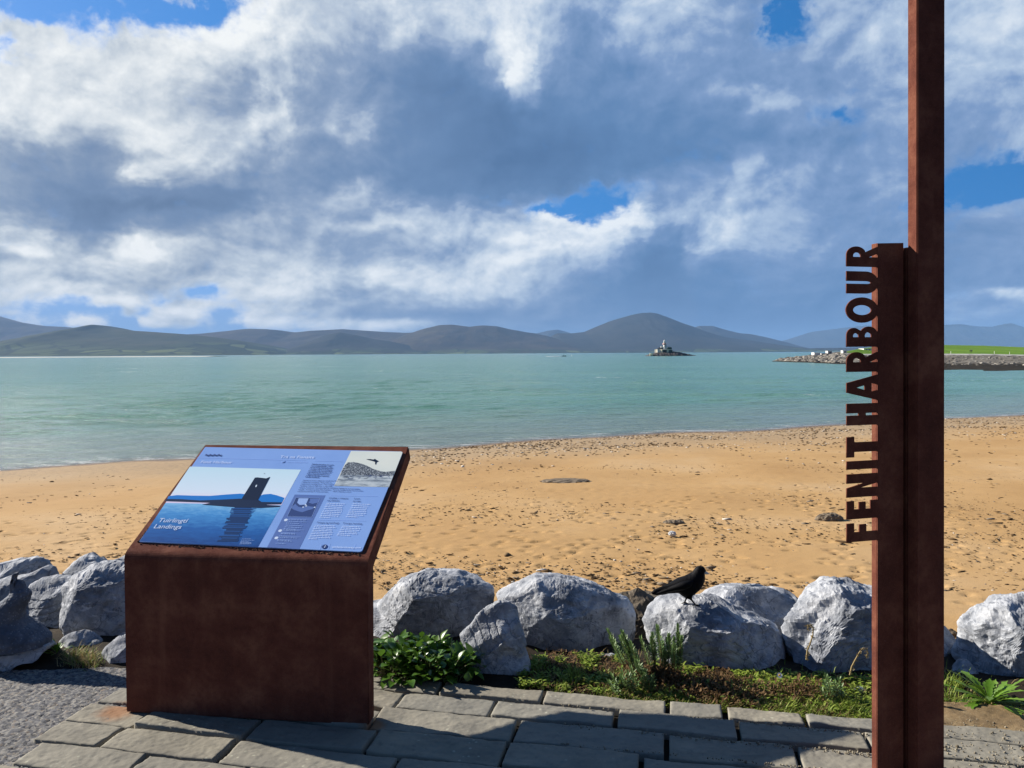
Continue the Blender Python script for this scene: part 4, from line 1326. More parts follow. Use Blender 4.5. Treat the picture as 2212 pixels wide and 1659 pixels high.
    # tarred, gravel-faced footpath on the left
    X = np.concatenate([np.arange(-9, -3.2, .12), np.arange(-3.2, -1.2, .0085)])
    Yy = np.concatenate([np.arange(-3, 2.3, .12), np.arange(2.3, 4.03, .0085)])
    gx, gy = np.meshgrid(X, Yy)
    p = np.stack([gx.ravel(), gy.ravel(), 0 * gx.ravel()], 1)
    jit = np.abs(pnoise(p * [62, 62, 1])) + .6 * np.abs(pnoise(p * [105, 105, 1] + 7))
    z = -.022 + .022 * np.clip(.62 - jit, 0, 1) + .006 * pnoise(p * [2, 2, 1])
    fadey = np.clip((4.02 + .05 * pnoise(p * [4, 4, 1] + 3) - p[:, 1]) / .08, 0, 1)
    z = np.where(fadey < 1, z * fadey + (-.06) * (1 - fadey), z)
    M = Mat('gravelly_tar', rough=.85, spec=.3)
    v1 = M.voro(85, out='Color'); sp = M.n('ShaderNodeSeparateColor'); M.k(v1, sp.inputs[0])
    st = M.ramp(sp.outputs[0], [(.0, (.055, .057, .066)), (.35, (.10, .10, .105)), (.6, (.150, .146, .140)), (.85, (.235, .22, .19)), (1, (.16, .13, .105))])
    zz = M.xyz()[2]
    gap = M.remap(zz, -.021, -.012)
    M.color(M.mix(gap, (.020, .021, .025), st))
    M.bump(M.noise(260, 2, .6), .3, .002)
    nyy = len(Yy)
    F_ = grid_faces(len(X), nyy)
    # keep only what lies outside the slabs
    cx = p[:, 0] * ex.x + p[:, 1] * ex.y; cq = p[:, 0] * ey.x + p[:, 1] * ey.y
    keep = (cx < np.polyval(lm, cq) + .16)
    keep = keep & ((cq < off['A'] + .02) | (p[:, 0] < -1.55))
    F_ = F_[keep[F_].all(1)]
    used, inv = np.unique(F_, return_inverse=True)
    vv = np.stack([p[:, 0], p[:, 1], z], 1)[used]
    tag(mesh_np('footpath', vv, inv.reshape(F_.shape), M.m), kind='structure')


build_paving()

# ------------------------------------------------------------------ boulders
def ico(sub):
    bm = bmesh.new(); bmesh.ops.create_icosphere(bm, subdivisions=sub, radius=1)
    v = np.array([q.co[:] for q in bm.verts]); f = np.array([[q.index for q in t.verts] for t in bm.faces])
    bm.free(); return v, f


ICO = {k: ico(k) for k in (3, 4, 5, 6)}


def limestone():
    M = Mat('grey_limestone', rough=.85, spec=.25)
    a = M.noise(5, 6, .65, dist=.3); b = M.noise(22, 6, .7, dist=.5); c = M.noise(11, 5, .75, vec=M.vec((1, 1, 2.2), (.4, .3, 0)), dist=.8)
    col = M.ramp(a, [(.32, (.105, .116, .136)), (.50, (.270, .284, .308)), (.66, (.50, .51, .525))])
    col = M.mix(M.remap(c, .54, .66, 0, .70), col, (.55, .565, .59))
    col = M.mix(M.remap(b, .54, .66, 0, .65), col, (.062, .072, .095))
    ck = M.n('ShaderNodeMix'); ck.data_type = 'VECTOR'; ck.inputs[0].default_value = .10
    M.k(M.tc.outputs['Object'], ck.inputs[4]); M.k(M.noise(6, 4, .6, color=True), ck.inputs[5])
    crack = M.remap(M.voro(7.5, vec=ck.outputs[1], feature='DISTANCE_TO_EDGE'), .016, .0)
    crack = M.math('MULTIPLY', crack, M.remap(M.noise(3.5, 2), .42, .60))
    col = M.mix(M.math('MULTIPLY', crack, .7), col, (.045, .048, .055))
    vein = M.remap(M.math('ABSOLUTE', M.math('SUBTRACT', M.noise(3.2, 5, .6, dist=1.2), .5)), .012, .0)
    col = M.mix(M.math('MULTIPLY', vein, .22), col, (.60, .61, .62))
    M.color(col)
    M.bump(crack, -.6, .012).bump(b, .6, .012).bump(M.noise(70, 4, .7), .5, .005)
    return M.m


def brownstone():
    M = Mat('brown_barnacled_rock', rough=.95, spec=.1)
    a = M.noise(9, 6, .7)
    M.color(M.ramp(a, [(.3, (.055, .045, .034)), (.55, (.135, .112, .085)), (.75, (.24, .20, .15))]))
    M.bump(M.noise(30, 5, .75), .8, .02)
    return M.m


LIME, BROWNR = limestone(), brownstone()


def boulder(name, outline, y, half, label, seed, mat=None, sub=6, facet=15, rough=.014, lean=0.0, strata=.0, cat='boulder', group='boulders along the edge of the beach', rise=.30, sq=.50, cuts=(.62, .90), drop=20):
    """a boulder whose front-view outline is the one in the photograph, centred at distance y, half = half depth"""
    vmid = sum(q[1] for q in outline) / len(outline); vmax = max(q[1] for q in outline)
    outline = [(u, v + drop * max(0, (v - vmid) / (vmax - vmid))) for u, v in outline]
    pts = [at_y(u, v, y) for u, v in outline]
    P = np.array([(q.x, q.z) for q in pts])
    cx, cz = (P[:, 0].min() + P[:, 0].max()) / 2, (P[:, 1].min() + P[:, 1].max()) / 2
    # radius of the outline seen from its centre, sampled densely along the polygon
    dense = np.concatenate([P[i] + (P[(i + 1) % len(P)] - P[i]) * np.linspace(0, 1, 12, endpoint=False)[:, None] for i in range(len(P))])
    th = np.arctan2(dense[:, 1] - cz, dense[:, 0] - cx); r = np.hypot(dense[:, 0] - cx, dense[:, 1] - cz)
    o = np.argsort(th); th, r = th[o], r[o]
    th = np.concatenate([th - 2 * np.pi, th, th + 2 * np.pi]); r = np.concatenate([r] * 3)
    v, f = ICO[sub]
    rs = np.random.RandomState(seed)
    a = np.arctan2(v[:, 2], v[:, 0]); rho = np.sqrt(np.clip(1 - v[:, 1] ** 2, 0, 1))
    R = np.interp(a, th, r)
    sx = rho ** sq                                                # a blunt, blocky section through the depth
    X = R * sx * np.cos(a); Z = R * sx * np.sin(a)
    Yd = np.sign(v[:, 1]) * np.abs(v[:, 1]) ** .80 * half
    p = np.stack([X, Yd, Z], 1)
    size = max(np.ptp(P[:, 0]), np.ptp(P[:, 1])) / 2
    # broken planes: cut the face towards and away from the viewer, and obliquely over the top
    for k in range(facet):
        az = rs.uniform(-1.25, 1.25) + (math.pi if rs.random() < .25 else 0)
        el = rs.uniform(-.35, 1.0)
        n = np.array([math.sin(az) * math.cos(el), -math.cos(az) * math.cos(el), math.sin(el)])
        d = p @ n
        lim = d.max() * rs.uniform(*cuts)
        over = np.clip(d - lim, 0, None)
        front = np.clip((-p[:, 1] * np.sign(-n[1]) / half + .25), 0, 1)      # keep the outline itself
        p -= (over * .92 * front)[:, None] * n[None, :]
    # many small chips
    for k in range(18):
        az = rs.uniform(-1.5, 1.5); el = rs.uniform(-.4, 1.3)
        n = np.array([math.sin(az) * math.cos(el), -math.cos(az) * math.cos(el), math.sin(el)])
        c0 = p[rs.randint(len(p))]
        w = np.exp(-((p - c0) ** 2).sum(1) / (size * .38) ** 2)
        d = p @ n; lim = (c0 @ n) - rs.uniform(.0, .035) * size / .3
        p -= (np.clip(d - lim, 0, .05) * .85 * np.clip(w * 2.2 - .5, 0, 1))[:, None] * n[None, :]
    # a steep broken face towards the viewer and a slanting top
    for n, c in (((rs.uniform(-.35, .35), -1, rs.uniform(-.22, .10)), rs.uniform(.42, .56)), ((rs.uniform(-.25, .25), -.55, .8), rs.uniform(.66, .78)),
                 ((rs.uniform(.3, .9), -.8, rs.uniform(.0, .5)), rs.uniform(.62, .78)), ((rs.uniform(-.9, -.3), -.7, rs.uniform(.1, .6)), rs.uniform(.66, .80))):
        n = np.array(n); n /= np.linalg.norm(n)
        d = p @ n; lim = d.max() * c
        fr = np.clip((-p[:, 1] / half + .12) / .3, 0, 1)
        p -= (np.clip(d - lim, 0, None) * .96 * fr)[:, None] * n[None, :]
    q = p / .22
    big = fbm(q * .55 + seed * 5.1, 3)
    n1 = fbm(q * 1.3 + seed * 9.7, 5, 2.15, .52, ridged=True)
    n2 = fbm(q * [5, 5, 9] + seed, 3)
    st = np.abs(((p[:, 2] * math.cos(lean) + p[:, 0] * math.sin(lean)) / .045 + 1.2 * pnoise(q * .9 + 3)) % 1 - .5) * 2
    nr = p / np.maximum(np.linalg.norm(p, axis=1), 1e-6)[:, None]
    n3 = fbm(q * 3.6 + seed * 2.3, 4, 2.1, .6, ridged=True)
    amt = rough * (1.9 * big + 1.35 * (n1 - .1) + .62 * (n3 - .1) + .22 * n2) - strata * (st > .82)
    p += nr * (amt * min(size / .25, 1.3))[:, None]
    # feet: spread a little into the ground
    ground = float(land_z(cx, y))
    p += np.array([cx, y, cz])
    org = (cx, y, max(ground, float(p[:, 2].min())))
    o_ = mesh_np(name, p - np.array(org), f, mat or LIME, loc=org, smooth=False)
    tag(o_, label, cat, group)
    return o_


# right of the board
boulder('boulder', [(752, 1330), (790, 1322), (802, 1325), (828, 1298), (857, 1266), (899, 1247), (935, 1250), (982, 1251), (1006, 1258), (1042, 1267), (1067, 1278), (1074, 1298), (1062, 1335), (1030, 1370), (1005, 1400), (940, 1425), (840, 1425), (760, 1400)], 4.50, .36,
        'long flat-topped pale grey boulder just right of the board, behind the leafy plant', 1, lean=.2, strata=.004)
boulder('boulder', [(990, 1378), (1015, 1355), (1030, 1338), (1048, 1322), (1078, 1307), (1101, 1306), (1116, 1319), (1123, 1352), (1131, 1388), (1143, 1446), (1132, 1462), (1095, 1470), (1060, 1476), (1022, 1478), (1008, 1440), (1003, 1400)], 3.90, .17,
        'upright leaning grey boulder with white foot, standing at the paving edge', 2, lean=1.1, strata=.006, sub=6)
boulder('boulder', [(1072, 1298), (1104, 1281), (1140, 1266), (1161, 1257), (1191, 1262), (1232, 1269), (1274, 1279), (1319, 1294), (1351, 1310), (1375, 1337), (1380, 1361), (1362, 1390), (1335, 1412), (1280, 1424), (1223, 1418), (1170, 1405), (1120, 1380), (1090, 1340)], 4.36, .38,
        'big peaked grey boulder with a shaded blue face, left of the crow', 3, facet=14)
boulder('boulder', [(1322, 1296), (1346, 1284), (1362, 1286), (1376, 1278), (1394, 1287), (1408, 1292), (1415, 1290), (1436, 1291), (1440, 1312), (1436, 1345), (1400, 1375), (1350, 1370), (1325, 1330)], 4.80, .26,
        'rough dark brown rock low behind the tail of the crow', 4, mat=BROWNR, rough=.036, sub=5, cat='rock')
CROW_ROCK = boulder('boulder', [(1392, 1345), (1406, 1322), (1436, 1304), (1465, 1297), (1501, 1298), (1531, 1300), (1555, 1313), (1584, 1327), (1629, 1336), (1659, 1349), (1678, 1361), (1684, 1379), (1692, 1400), (1697, 1420), (1695, 1445), (1680, 1466), (1644, 1474), (1584, 1472), (1520, 1468), (1450, 1455), (1405, 1420)], 4.07, .40,
        'wide pale grey boulder that the crow stands on', 5, facet=13, rough=.018)
boulder('boulder', [(1520, 1305), (1545, 1292), (1578, 1282), (1620, 1278), (1665, 1281), (1698, 1290), (1724, 1301), (1739, 1316), (1742, 1345), (1720, 1390), (1690, 1420), (1580, 1410), (1530, 1360)], 4.62, .34,
        'rounded grey boulder behind and to the right of the crow', 6, facet=13)
boulder('boulder', [(1700, 1368), (1718, 1346), (1742, 1322), (1763, 1299), (1790, 1281), (1820, 1269), (1852, 1270), (1888, 1276), (1930, 1290), (1965, 1320), (1980, 1370), (1970, 1450), (1900, 1492), (1800, 1488), (1735, 1465), (1712, 1420)], 4.00, .34,
        'tall rugged grey boulder immediately left of the sign post', 7, facet=16, rough=.024, strata=.003)
boulder('boulder', [(1975, 1340), (2010, 1335), (2038, 1350), (2050, 1361), (2066, 1390), (2082, 1422), (2080, 1455), (2050, 1480), (1990, 1480), (1960, 1430), (1960, 1370)], 4.22, .26,
        'dark sloping boulder half hidden by the right side of the sign post', 8, sub=5)
boulder('boulder', [(2050, 1462), (2060, 1446), (2078, 1436), (2100, 1432), (2110, 1450), (2117, 1484), (2094, 1494), (2060, 1490)], 3.84, .12,
        'small blue-grey boulder between the sign post and the big white boulder', 9, sub=5)
boulder('boulder', [(2103, 1440), (2101, 1411), (2109, 1384), (2113, 1360), (2124, 1341), (2140, 1321), (2160, 1313), (2187, 1308), (2212, 1297), (2260, 1290), (2310, 1310), (2340, 1370), (2340, 1450), (2300, 1490), (2200, 1495), (2125, 1488)], 3.90, .31,
        'big whitish mottled boulder right of the sign post, cut by the frame', 10, facet=15, rough=.022)
# left of the board
boulder('boulder', [(-70, 1240), (0, 1223), (30, 1217), (55, 1210), (81, 1207), (99, 1210), (114, 1218), (122, 1232), (123, 1250), (110, 1275), (60, 1300), (-30, 1310), (-80, 1290)], 5.35, .36,
        'dark rounded boulder farthest left at the back, against the sand', 11, sub=5, strata=.004)
boulder('boulder', [(-60, 1275), (0, 1259), (46, 1251), (66, 1241), (83, 1233), (97, 1238), (102, 1256), (96, 1290), (60, 1330), (-20, 1350), (-70, 1330)], 4.95, .26,
        'dark low boulder behind the upright seal-like stone', 12, sub=5)
boulder('boulder', [(128, 1262), (133, 1247), (138, 1232), (164, 1208), (182, 1203), (207, 1206), (220, 1214), (232, 1228), (240, 1260), (200, 1290), (140, 1290)], 5.45, .30,
        'pale peaked boulder at the back, left of the board', 13, sub=5)
boulder('boulder', [(44, 1310), (52, 1282), (62, 1268), (83, 1259), (116, 1250), (149, 1243), (172, 1246), (190, 1275), (180, 1330), (150, 1380), (107, 1392), (70, 1385), (48, 1350)], 4.80, .30,
        'boulder with a pale sloping top between the seal-like stone and the largest dark boulder', 14, lean=-.3, strata=.006)
boulder('boulder', [(121, 1306), (124, 1281), (132, 1268), (145, 1261), (157, 1248), (176, 1237), (194, 1228), (226, 1222), (248, 1219), (275, 1213), (310, 1225), (335, 1270), (335, 1340), (300, 1380), (255, 1388), (225, 1386), (200, 1375), (180, 1365), (155, 1352), (138, 1338), (123, 1330)], 4.55, .34,
        'largest dark boulder left of the board, with a pale ridge along its top', 15, facet=16, rough=.02)
boulder('boulder', [(228, 1228), (236, 1218), (242, 1208), (252, 1204), (280, 1202), (320, 1212), (330, 1260), (270, 1280), (235, 1260)], 5.5, .28,
        'dark slabby boulder rising behind the left edge of the board', 16, sub=5, strata=.006)
boulder('boulder', [(124, 1390), (134, 1378), (146, 1371), (160, 1370), (175, 1378), (193, 1381), (208, 1392), (212, 1408), (198, 1418), (160, 1418), (130, 1410)], 4.25, .13,
        'small smooth dark boulder under the overhang, behind the dry weeds', 17, sub=5)
boulder('boulder', [(216, 1408), (231, 1390), (251, 1376), (270, 1370), (295, 1372), (320, 1395), (318, 1428), (270, 1434), (224, 1432)], 4.08, .15,
        'smooth wedge of grey rock against the left foot of the board', 18, sub=5)
# loose stones on the sand past the post
boulder('stone', [(2044, 1376), (2047, 1362), (2056, 1358), (2068, 1366), (2080, 1376), (2066, 1380)], 7.75, .07, 'small dark stone with a white spot on the sand, right of the sign post', 19, sub=4, mat=BROWNR, cat='stone', group='stones lying on the sand')
boulder('stone', [(2098, 1330), (2104, 1319), (2124, 1314), (2150, 1312), (2160, 1325), (2130, 1338), (2102, 1338)], 8.6, .14, 'flat grey-green stone on the sand behind the big white boulder', 20, sub=4, cat='stone', group='stones lying on the sand')
boulder('stone', [(1284, 1424), (1300, 1417), (1325, 1416), (1345, 1424), (1350, 1436), (1320, 1440), (1290, 1438)], 4.02, .07, 'low flat stone under the big peaked boulder, beside the green plant', 21, sub=4, cat='stone', group='stones in the verge')


# ------------------------------------------------------------------ the upright stone on the left that looks like a seal
def build_seal_stone():
    y = 4.03
    root_p = at_y(38, 1425, y)
    M = Mat('dark_pitted_stone', rough=.85, spec=.3)
    a = M.noise(14, 5, .7); b = M.voro(60)
    col = M.ramp(a, [(.3, (.050, .060, .080)), (.55, (.095, .108, .135)), (.75, (.16, .175, .20))])
    col = M.mix(M.remap(b, .30, .12, 0, .6), col, (.24, .26, .29))
    M.color(col); M.bump(b, .6, .008).bump(M.noise(40, 4, .7), .5, .008)
    root = empty('seal_stone', (root_p.x, y, 0), 'dark pitted upright stone shaped like a seal with raised head, on a slab base', 'sculpture')
    # body: stack of rounded sections following the outline (centre u, half width u, v)
    sec = [(1392, -64, 106), (1378, -64, 104), (1362, -58, 84), (1350, -52, 62), (1338, -42, 50), (1322, -26, 49.5), (1306, -6, 56), (1294, 10, 62), (1284, 21, 64.5), (1276, 25, 61), (1268, 27.5, 54), (1260, 28.5, 50), (1254.5, 32, 46), (1252, 37, 42)]
    ns = 44
    zz, cx, hw = [], [], []
    for v, ul, ur in sec:
        pl, pr = at_y(ul, v, y), at_y(ur, v, y)
        zz.append(pl.z); cx.append((pl.x + pr.x) / 2); hw.append((pr.x - pl.x) / 2)
    t = np.linspace(0, 1, 90)
    k = np.linspace(0, 1, len(sec))
    Z, Cx, Hw = np.interp(t, k, zz), np.interp(t, k, cx), np.interp(t, k, hw)
    V = []
    for z, c, h in zip(Z, Cx, Hw):
        an = np.linspace(0, 2 * np.pi, ns, endpoint=False)
        d = min(h * 1.0, .15) if h > .06 else h * 1.05
        V.append(np.stack([c + h * np.cos(an), y + d * np.sin(an), np.full(ns, z)], 1))
    V = np.concatenate(V)
    cen = np.repeat(np.stack([Cx, np.full(90, y), Z], 1), ns, 0)
    nrm = V - cen; nrm[:, 2] = 0; nrm /= np.maximum(np.linalg.norm(nrm, axis=1), 1e-5)[:, None]
    V += nrm * (.010 * fbm(V * 9, 4) + .004 * fbm(V * 45, 2))[:, None]
    i = np.arange(ns); F = []
    for r in range(89): F.append(np.stack([r * ns + i, r * ns + (i + 1) % ns, (r + 1) * ns + (i + 1) % ns, (r + 1) * ns + i], 1))
    top = len(V); V = np.concatenate([V, [[Cx[-1], y, Z[-1] + .004]]])
    F = [np.concatenate(F), np.stack([89 * ns + i, 89 * ns + (i + 1) % ns, np.full(ns, top)], 1)]
    o = np.array([root_p.x, y, 0])
    mesh_np('body', V - o, F, M.m, parent=root)
    # small upper jaw stub beside the head and the flake held above it
    for nm, out in (('snout', [(23.5, 1290), (24, 1270), (26, 1256), (25.5, 1250), (31, 1248), (34, 1251), (31, 1258), (33, 1272), (36, 1292)]), ('flake', [(26.5, 1246), (28, 1240), (33, 1237), (38, 1238), (36, 1243), (31, 1249), (30, 1262), (27, 1262), (28, 1252)])):
        q = [at_y(u, v, y - .02) for u, v in out]
        bm = bmesh.new()
        fr = [bm.verts.new((p.x - o[0], p.y - .012 - o[1], p.z)) for p in q]; bk = [bm.verts.new((p.x - o[0], p.y + .02 - o[1], p.z)) for p in q]
        bm.faces.new(fr); bm.faces.new(bk[::-1])
        for a_ in range(len(q)):
            b_ = (a_ + 1) % len(q); bm.faces.new((fr[a_], bk[a_], bk[b_], fr[b_]))
        bmesh.ops.bevel(bm, geom=bm.edges[:], offset=.0035, segments=1, affect='EDGES')
        mesh_bm(nm, bm, M.m, root)
    b = boulder('base_slab', [(-70, 1400), (-40, 1392), (40, 1390), (104, 1386), (108, 1398), (84, 1412), (50, 1424), (17, 1434), (-30, 1438), (-72, 1430)], y, .24, None, 31, sub=5, facet=5, cat=None, group=None, drop=0)
    b.parent = root; b.location = b.location - Vector((root_p.x, y, 0))


build_seal_stone()

# ------------------------------------------------------------------ plants of the verge
def leafmat(name, c, c2, rough=.45, spec=.4, trans=.25):
    M = Mat(name, rough=rough, spec=spec)
    oi = M.n('ShaderNodeNewGeometry')
    rnd = oi.outputs['Random Per Island']
    col = M.mix(rnd, c, c2)
    col = M.mix(M.remap(M.noise(60, 3, .6), .45, .7, 0, .5), col, tuple(x * .6 for x in c))
    M.color(col)
    tr = M.n('ShaderNodeBsdfTranslucent'); M.k(col, tr.inputs[0])
    mx = M.n('ShaderNodeMixShader'); mx.inputs[0].default_value = trans
    M.k(M.b.outputs[0], mx.inputs[1]); M.k(tr.outputs[0], mx.inputs[2]); M.k(mx.outputs[0], M.o.inputs[0])
    return M.m


class Foliage:
    def __init__(self): self.v, self.f, self.n = [], [], 0

    def leaf(self, p, d, up, L, w, shape, curl=0.0, fold=.15):
        """blade from p along d; shape = relative half widths along the length"""
        d = np.array(d, float); d /= np.linalg.norm(d)
        s = np.cross(d, up); s /= max(np.linalg.norm(s), 1e-6)
        u = np.cross(s, d)
        k = len(shape); i0 = self.n
        for i, h in enumerate(shape):
            f = i / (k - 1)
            c = np.array(p) + d * L * f + u * (-curl * L * f * f)
            hw = h * w / 2
            self.v += [c - s * hw + u * fold * hw, c, c + s * hw + u * fold * hw]
        for i in range(k - 1):
            a = i0 + 3 * i
            self.f += [(a, a + 1, a + 4, a + 3), (a + 1, a + 2, a + 5, a + 4)]
        self.n += 3 * k

    def blade(self, p, d, L, w, bend):
        d = np.array(d, float); d /= np.linalg.norm(d)
        s = np.cross(d, (0, 0, 1.)); s = s / max(np.linalg.norm(s), 1e-6)
        i0 = self.n
        p = np.array(p)
        for f, h in ((0, 1), (.55, .8)):
            c = p + d * L * f + np.array(bend) * f * f * L
            self.v += [c - s * w * h / 2, c + s * w * h / 2]
        self.v.append(p + d * L + np.array(bend) * L)
        self.f += [(i0, i0 + 1, i0 + 3, i0 + 2), (i0 + 2, i0 + 3, i0 + 4, i0 + 4)]
        self.n += 5

    def tube(self, pts, r0, r1, seg=5):
        pts = [np.array(q, float) for q in pts]; k = len(pts); i0 = self.n
        for i, q in enumerate(pts):
            t = pts[min(i + 1, k - 1)] - pts[max(i - 1, 0)]; t /= max(np.linalg.norm(t), 1e-9)
            a = np.cross(t, (.3, .9, .2)); a /= np.linalg.norm(a); b = np.cross(t, a)
            r = r0 + (r1 - r0) * i / (k - 1)
            for j in range(seg):
                an = 2 * np.pi * j / seg
                self.v.append(q + r * (a * np.cos(an) + b * np.sin(an)))
        for i in range(k - 1):
            for j in range(seg):
                self.f.append((i0 + i * seg + j, i0 + i * seg + (j + 1) % seg, i0 + (i + 1) * seg + (j + 1) % seg, i0 + (i + 1) * seg + j))
        self.n += k * seg

    def build(self, name, mat, parent=None, org=(0, 0, 0), smooth=True):
        v = np.array(self.v) - np.array(org)
        q = np.array([f for f in self.f if len(set(f)) == 4], dtype=int); t = np.array([f[:3] for f in self.f if len(set(f)) == 3], dtype=int)
        return mesh_np(name, v, [a for a in (q, t) if len(a)], mat, parent=parent, smooth=smooth)


G_GLOSS = leafmat('glossy_leaf', (.050, .120, .012), (.095, .190, .022), rough=.34, spec=.5)
G_BLUE = leafmat('grey_green_leaf', (.105, .190, .060), (.19, .28, .095), rough=.5)
G_GRASS = leafmat('grass_blade', (.150, .235, .024), (.290, .340, .060), rough=.55, spec=.25)
G_STRAW = leafmat('dry_straw', (.30, .215, .095), (.42, .33, .17), rough=.8, spec=.15)
G_BROWN = leafmat('withered_leaf', (.115, .066, .030), (.24, .155, .080), rough=.85, spec=.1)
G_DAND = leafmat('dandelion_leaf', (.085, .185, .012), (.150, .260, .030), rough=.45)
G_STEM = leafmat('green_stem', (.10, .13, .04), (.17, .15, .07), rough=.6)
OVAL = (.10, .62, .95, 1.0, .82, .48, .06)
LANCE = (.25, .75, 1.0, .85, .05)


def gz(x, y):
    return float(land_z(x, y))


def beet_plant():
    rs = np.random.RandomState(1)
    c = at_z(905, 1432, 0)
    root = empty('leafy_plant', (c.x, c.y, 0), 'low glossy green broad-leaved plant between the board and the leaning boulder', 'plant')
    org = np.array([c.x, c.y, 0])
    L, St = Foliage(), Foliage()
    spots = []
    for u in np.linspace(800, 1003, 22):
        for k in range(4):
            v = rs.uniform(1424, 1462) + (u - 800) * .05
            spots.append((u + rs.uniform(-6, 6), v))
    for (u, v) in spots:
        b = at_z(u, v, 0); b = np.array([b.x, b.y, gz(b.x, b.y)])
        n = rs.randint(6, 11)
        hmax = .055 + .095 * (1 - abs((u - 905) / 150) ** 3) * rs.uniform(.6, 1.15)
        for i in range(n):
            a = rs.uniform(0, 6.28); el = rs.uniform(.35, 1.35)
            d = np.array([math.cos(a) * math.cos(el), math.sin(a) * math.cos(el), math.sin(el)])
            top = b + d * hmax * rs.uniform(.55, 1.0)
            mid = (b + top) / 2 + np.array([0, 0, .012])
            St.tube([b, mid, top], .0022, .0014, 4)
            ld = d * .8 + np.array([rs.normal(0, .5), rs.normal(0, .5), rs.normal(-.05, .3)])
            L.leaf(top, ld, (0, 0, 1), rs.uniform(.040, .072), rs.uniform(.028, .048), OVAL, rs.uniform(.05, .5), rs.uniform(.05, .5))
    L.build('leaves', G_GLOSS, root, org); St.build('stems', G_STEM, root, org)


def spurge(name_label, u0, v0, wide, hs, n, seed, dead=.5):
    rs = np.random.RandomState(seed)
    c = at_z(u0, v0, 0)
    root = empty('bushy_plant', (c.x, c.y, gz(c.x, c.y)), name_label, 'plant')
    org = np.array([c.x, c.y, gz(c.x, c.y)])
    L, D, St = Foliage(), Foliage(), Foliage()
    for i in range(n):
        f = (i + .5) / n * 2 - 1
        f += rs.uniform(-.15, .15)
        b = org + np.array([f * wide * .28 + rs.normal(0, .01), rs.uniform(-.05, .05), -.01])
        h = hs * rs.uniform(.55, 1.05) * (1 - .25 * abs(f))
        lean = np.array([f * .38 - .12 + rs.normal(0, .10), rs.normal(0, .2), 1.0]); lean /= np.linalg.norm(lean)
        pts = [b + lean * h * t + np.array([-.03 * t * t, 0, .02 * t]) * h / .3 for t in np.linspace(0, 1, 7)]
        St.tube(pts, .0035, .0016, 5)
        nl = int(130 * h / .3)
        start = rs.uniform(.30, .62) if dead else .08
        for k in range(nl):
            t = start + (1 - start) * (k + rs.random()) / nl
            q = pts[min(int(t * 6), 5)] + (pts[min(int(t * 6) + 1, 6)] - pts[min(int(t * 6), 5)]) * (t * 6 - int(t * 6) if t < 1 else 1)
            a = k * 2.4 + rs.uniform(-.3, .3)
            side = np.array([math.cos(a), math.sin(a), 0])
            el = .25 + .9 * max(0, t - .75) / .25
            L.leaf(q, side * math.cos(el) + lean * math.sin(el), lean, rs.uniform(.018, .029), rs.uniform(.006, .0095), LANCE, -.15, .3)
        for k in range(int(90 * dead)):
            t = rs.uniform(.02, start + .08); q = b + (pts[3] - b) * t * 2 * .6
            a = rs.uniform(0, 6.28)
            D.leaf(q + rs.normal(0, .008, 3), (math.cos(a), math.sin(a), rs.uniform(-.8, .5)), (0, 0, 1), rs.uniform(.012, .028), rs.uniform(.005, .010), LANCE, rs.uniform(-.5, .8), .5)
    L.build('leaves', G_BLUE, root, org); St.build('stems', G_BROWN if dead else G_STEM, root, org)
    if dead: D.build('withered_leaves', G_BROWN, root, org)


beet_plant()
spurge('upright bushy plant with feathery green stems and withered brown base, below the crow', 1420, 1468, .44, .30, 26, 3, 1.0)
spurge('low pale green bushy plant at the paving edge, below the tall feathery one', 1372, 1490, .30, .12, 16, 4, 0)
spurge('small green sprig with pale leaves in front of the tall rugged boulder', 1795, 1500, .16, .14, 7, 6, 0)


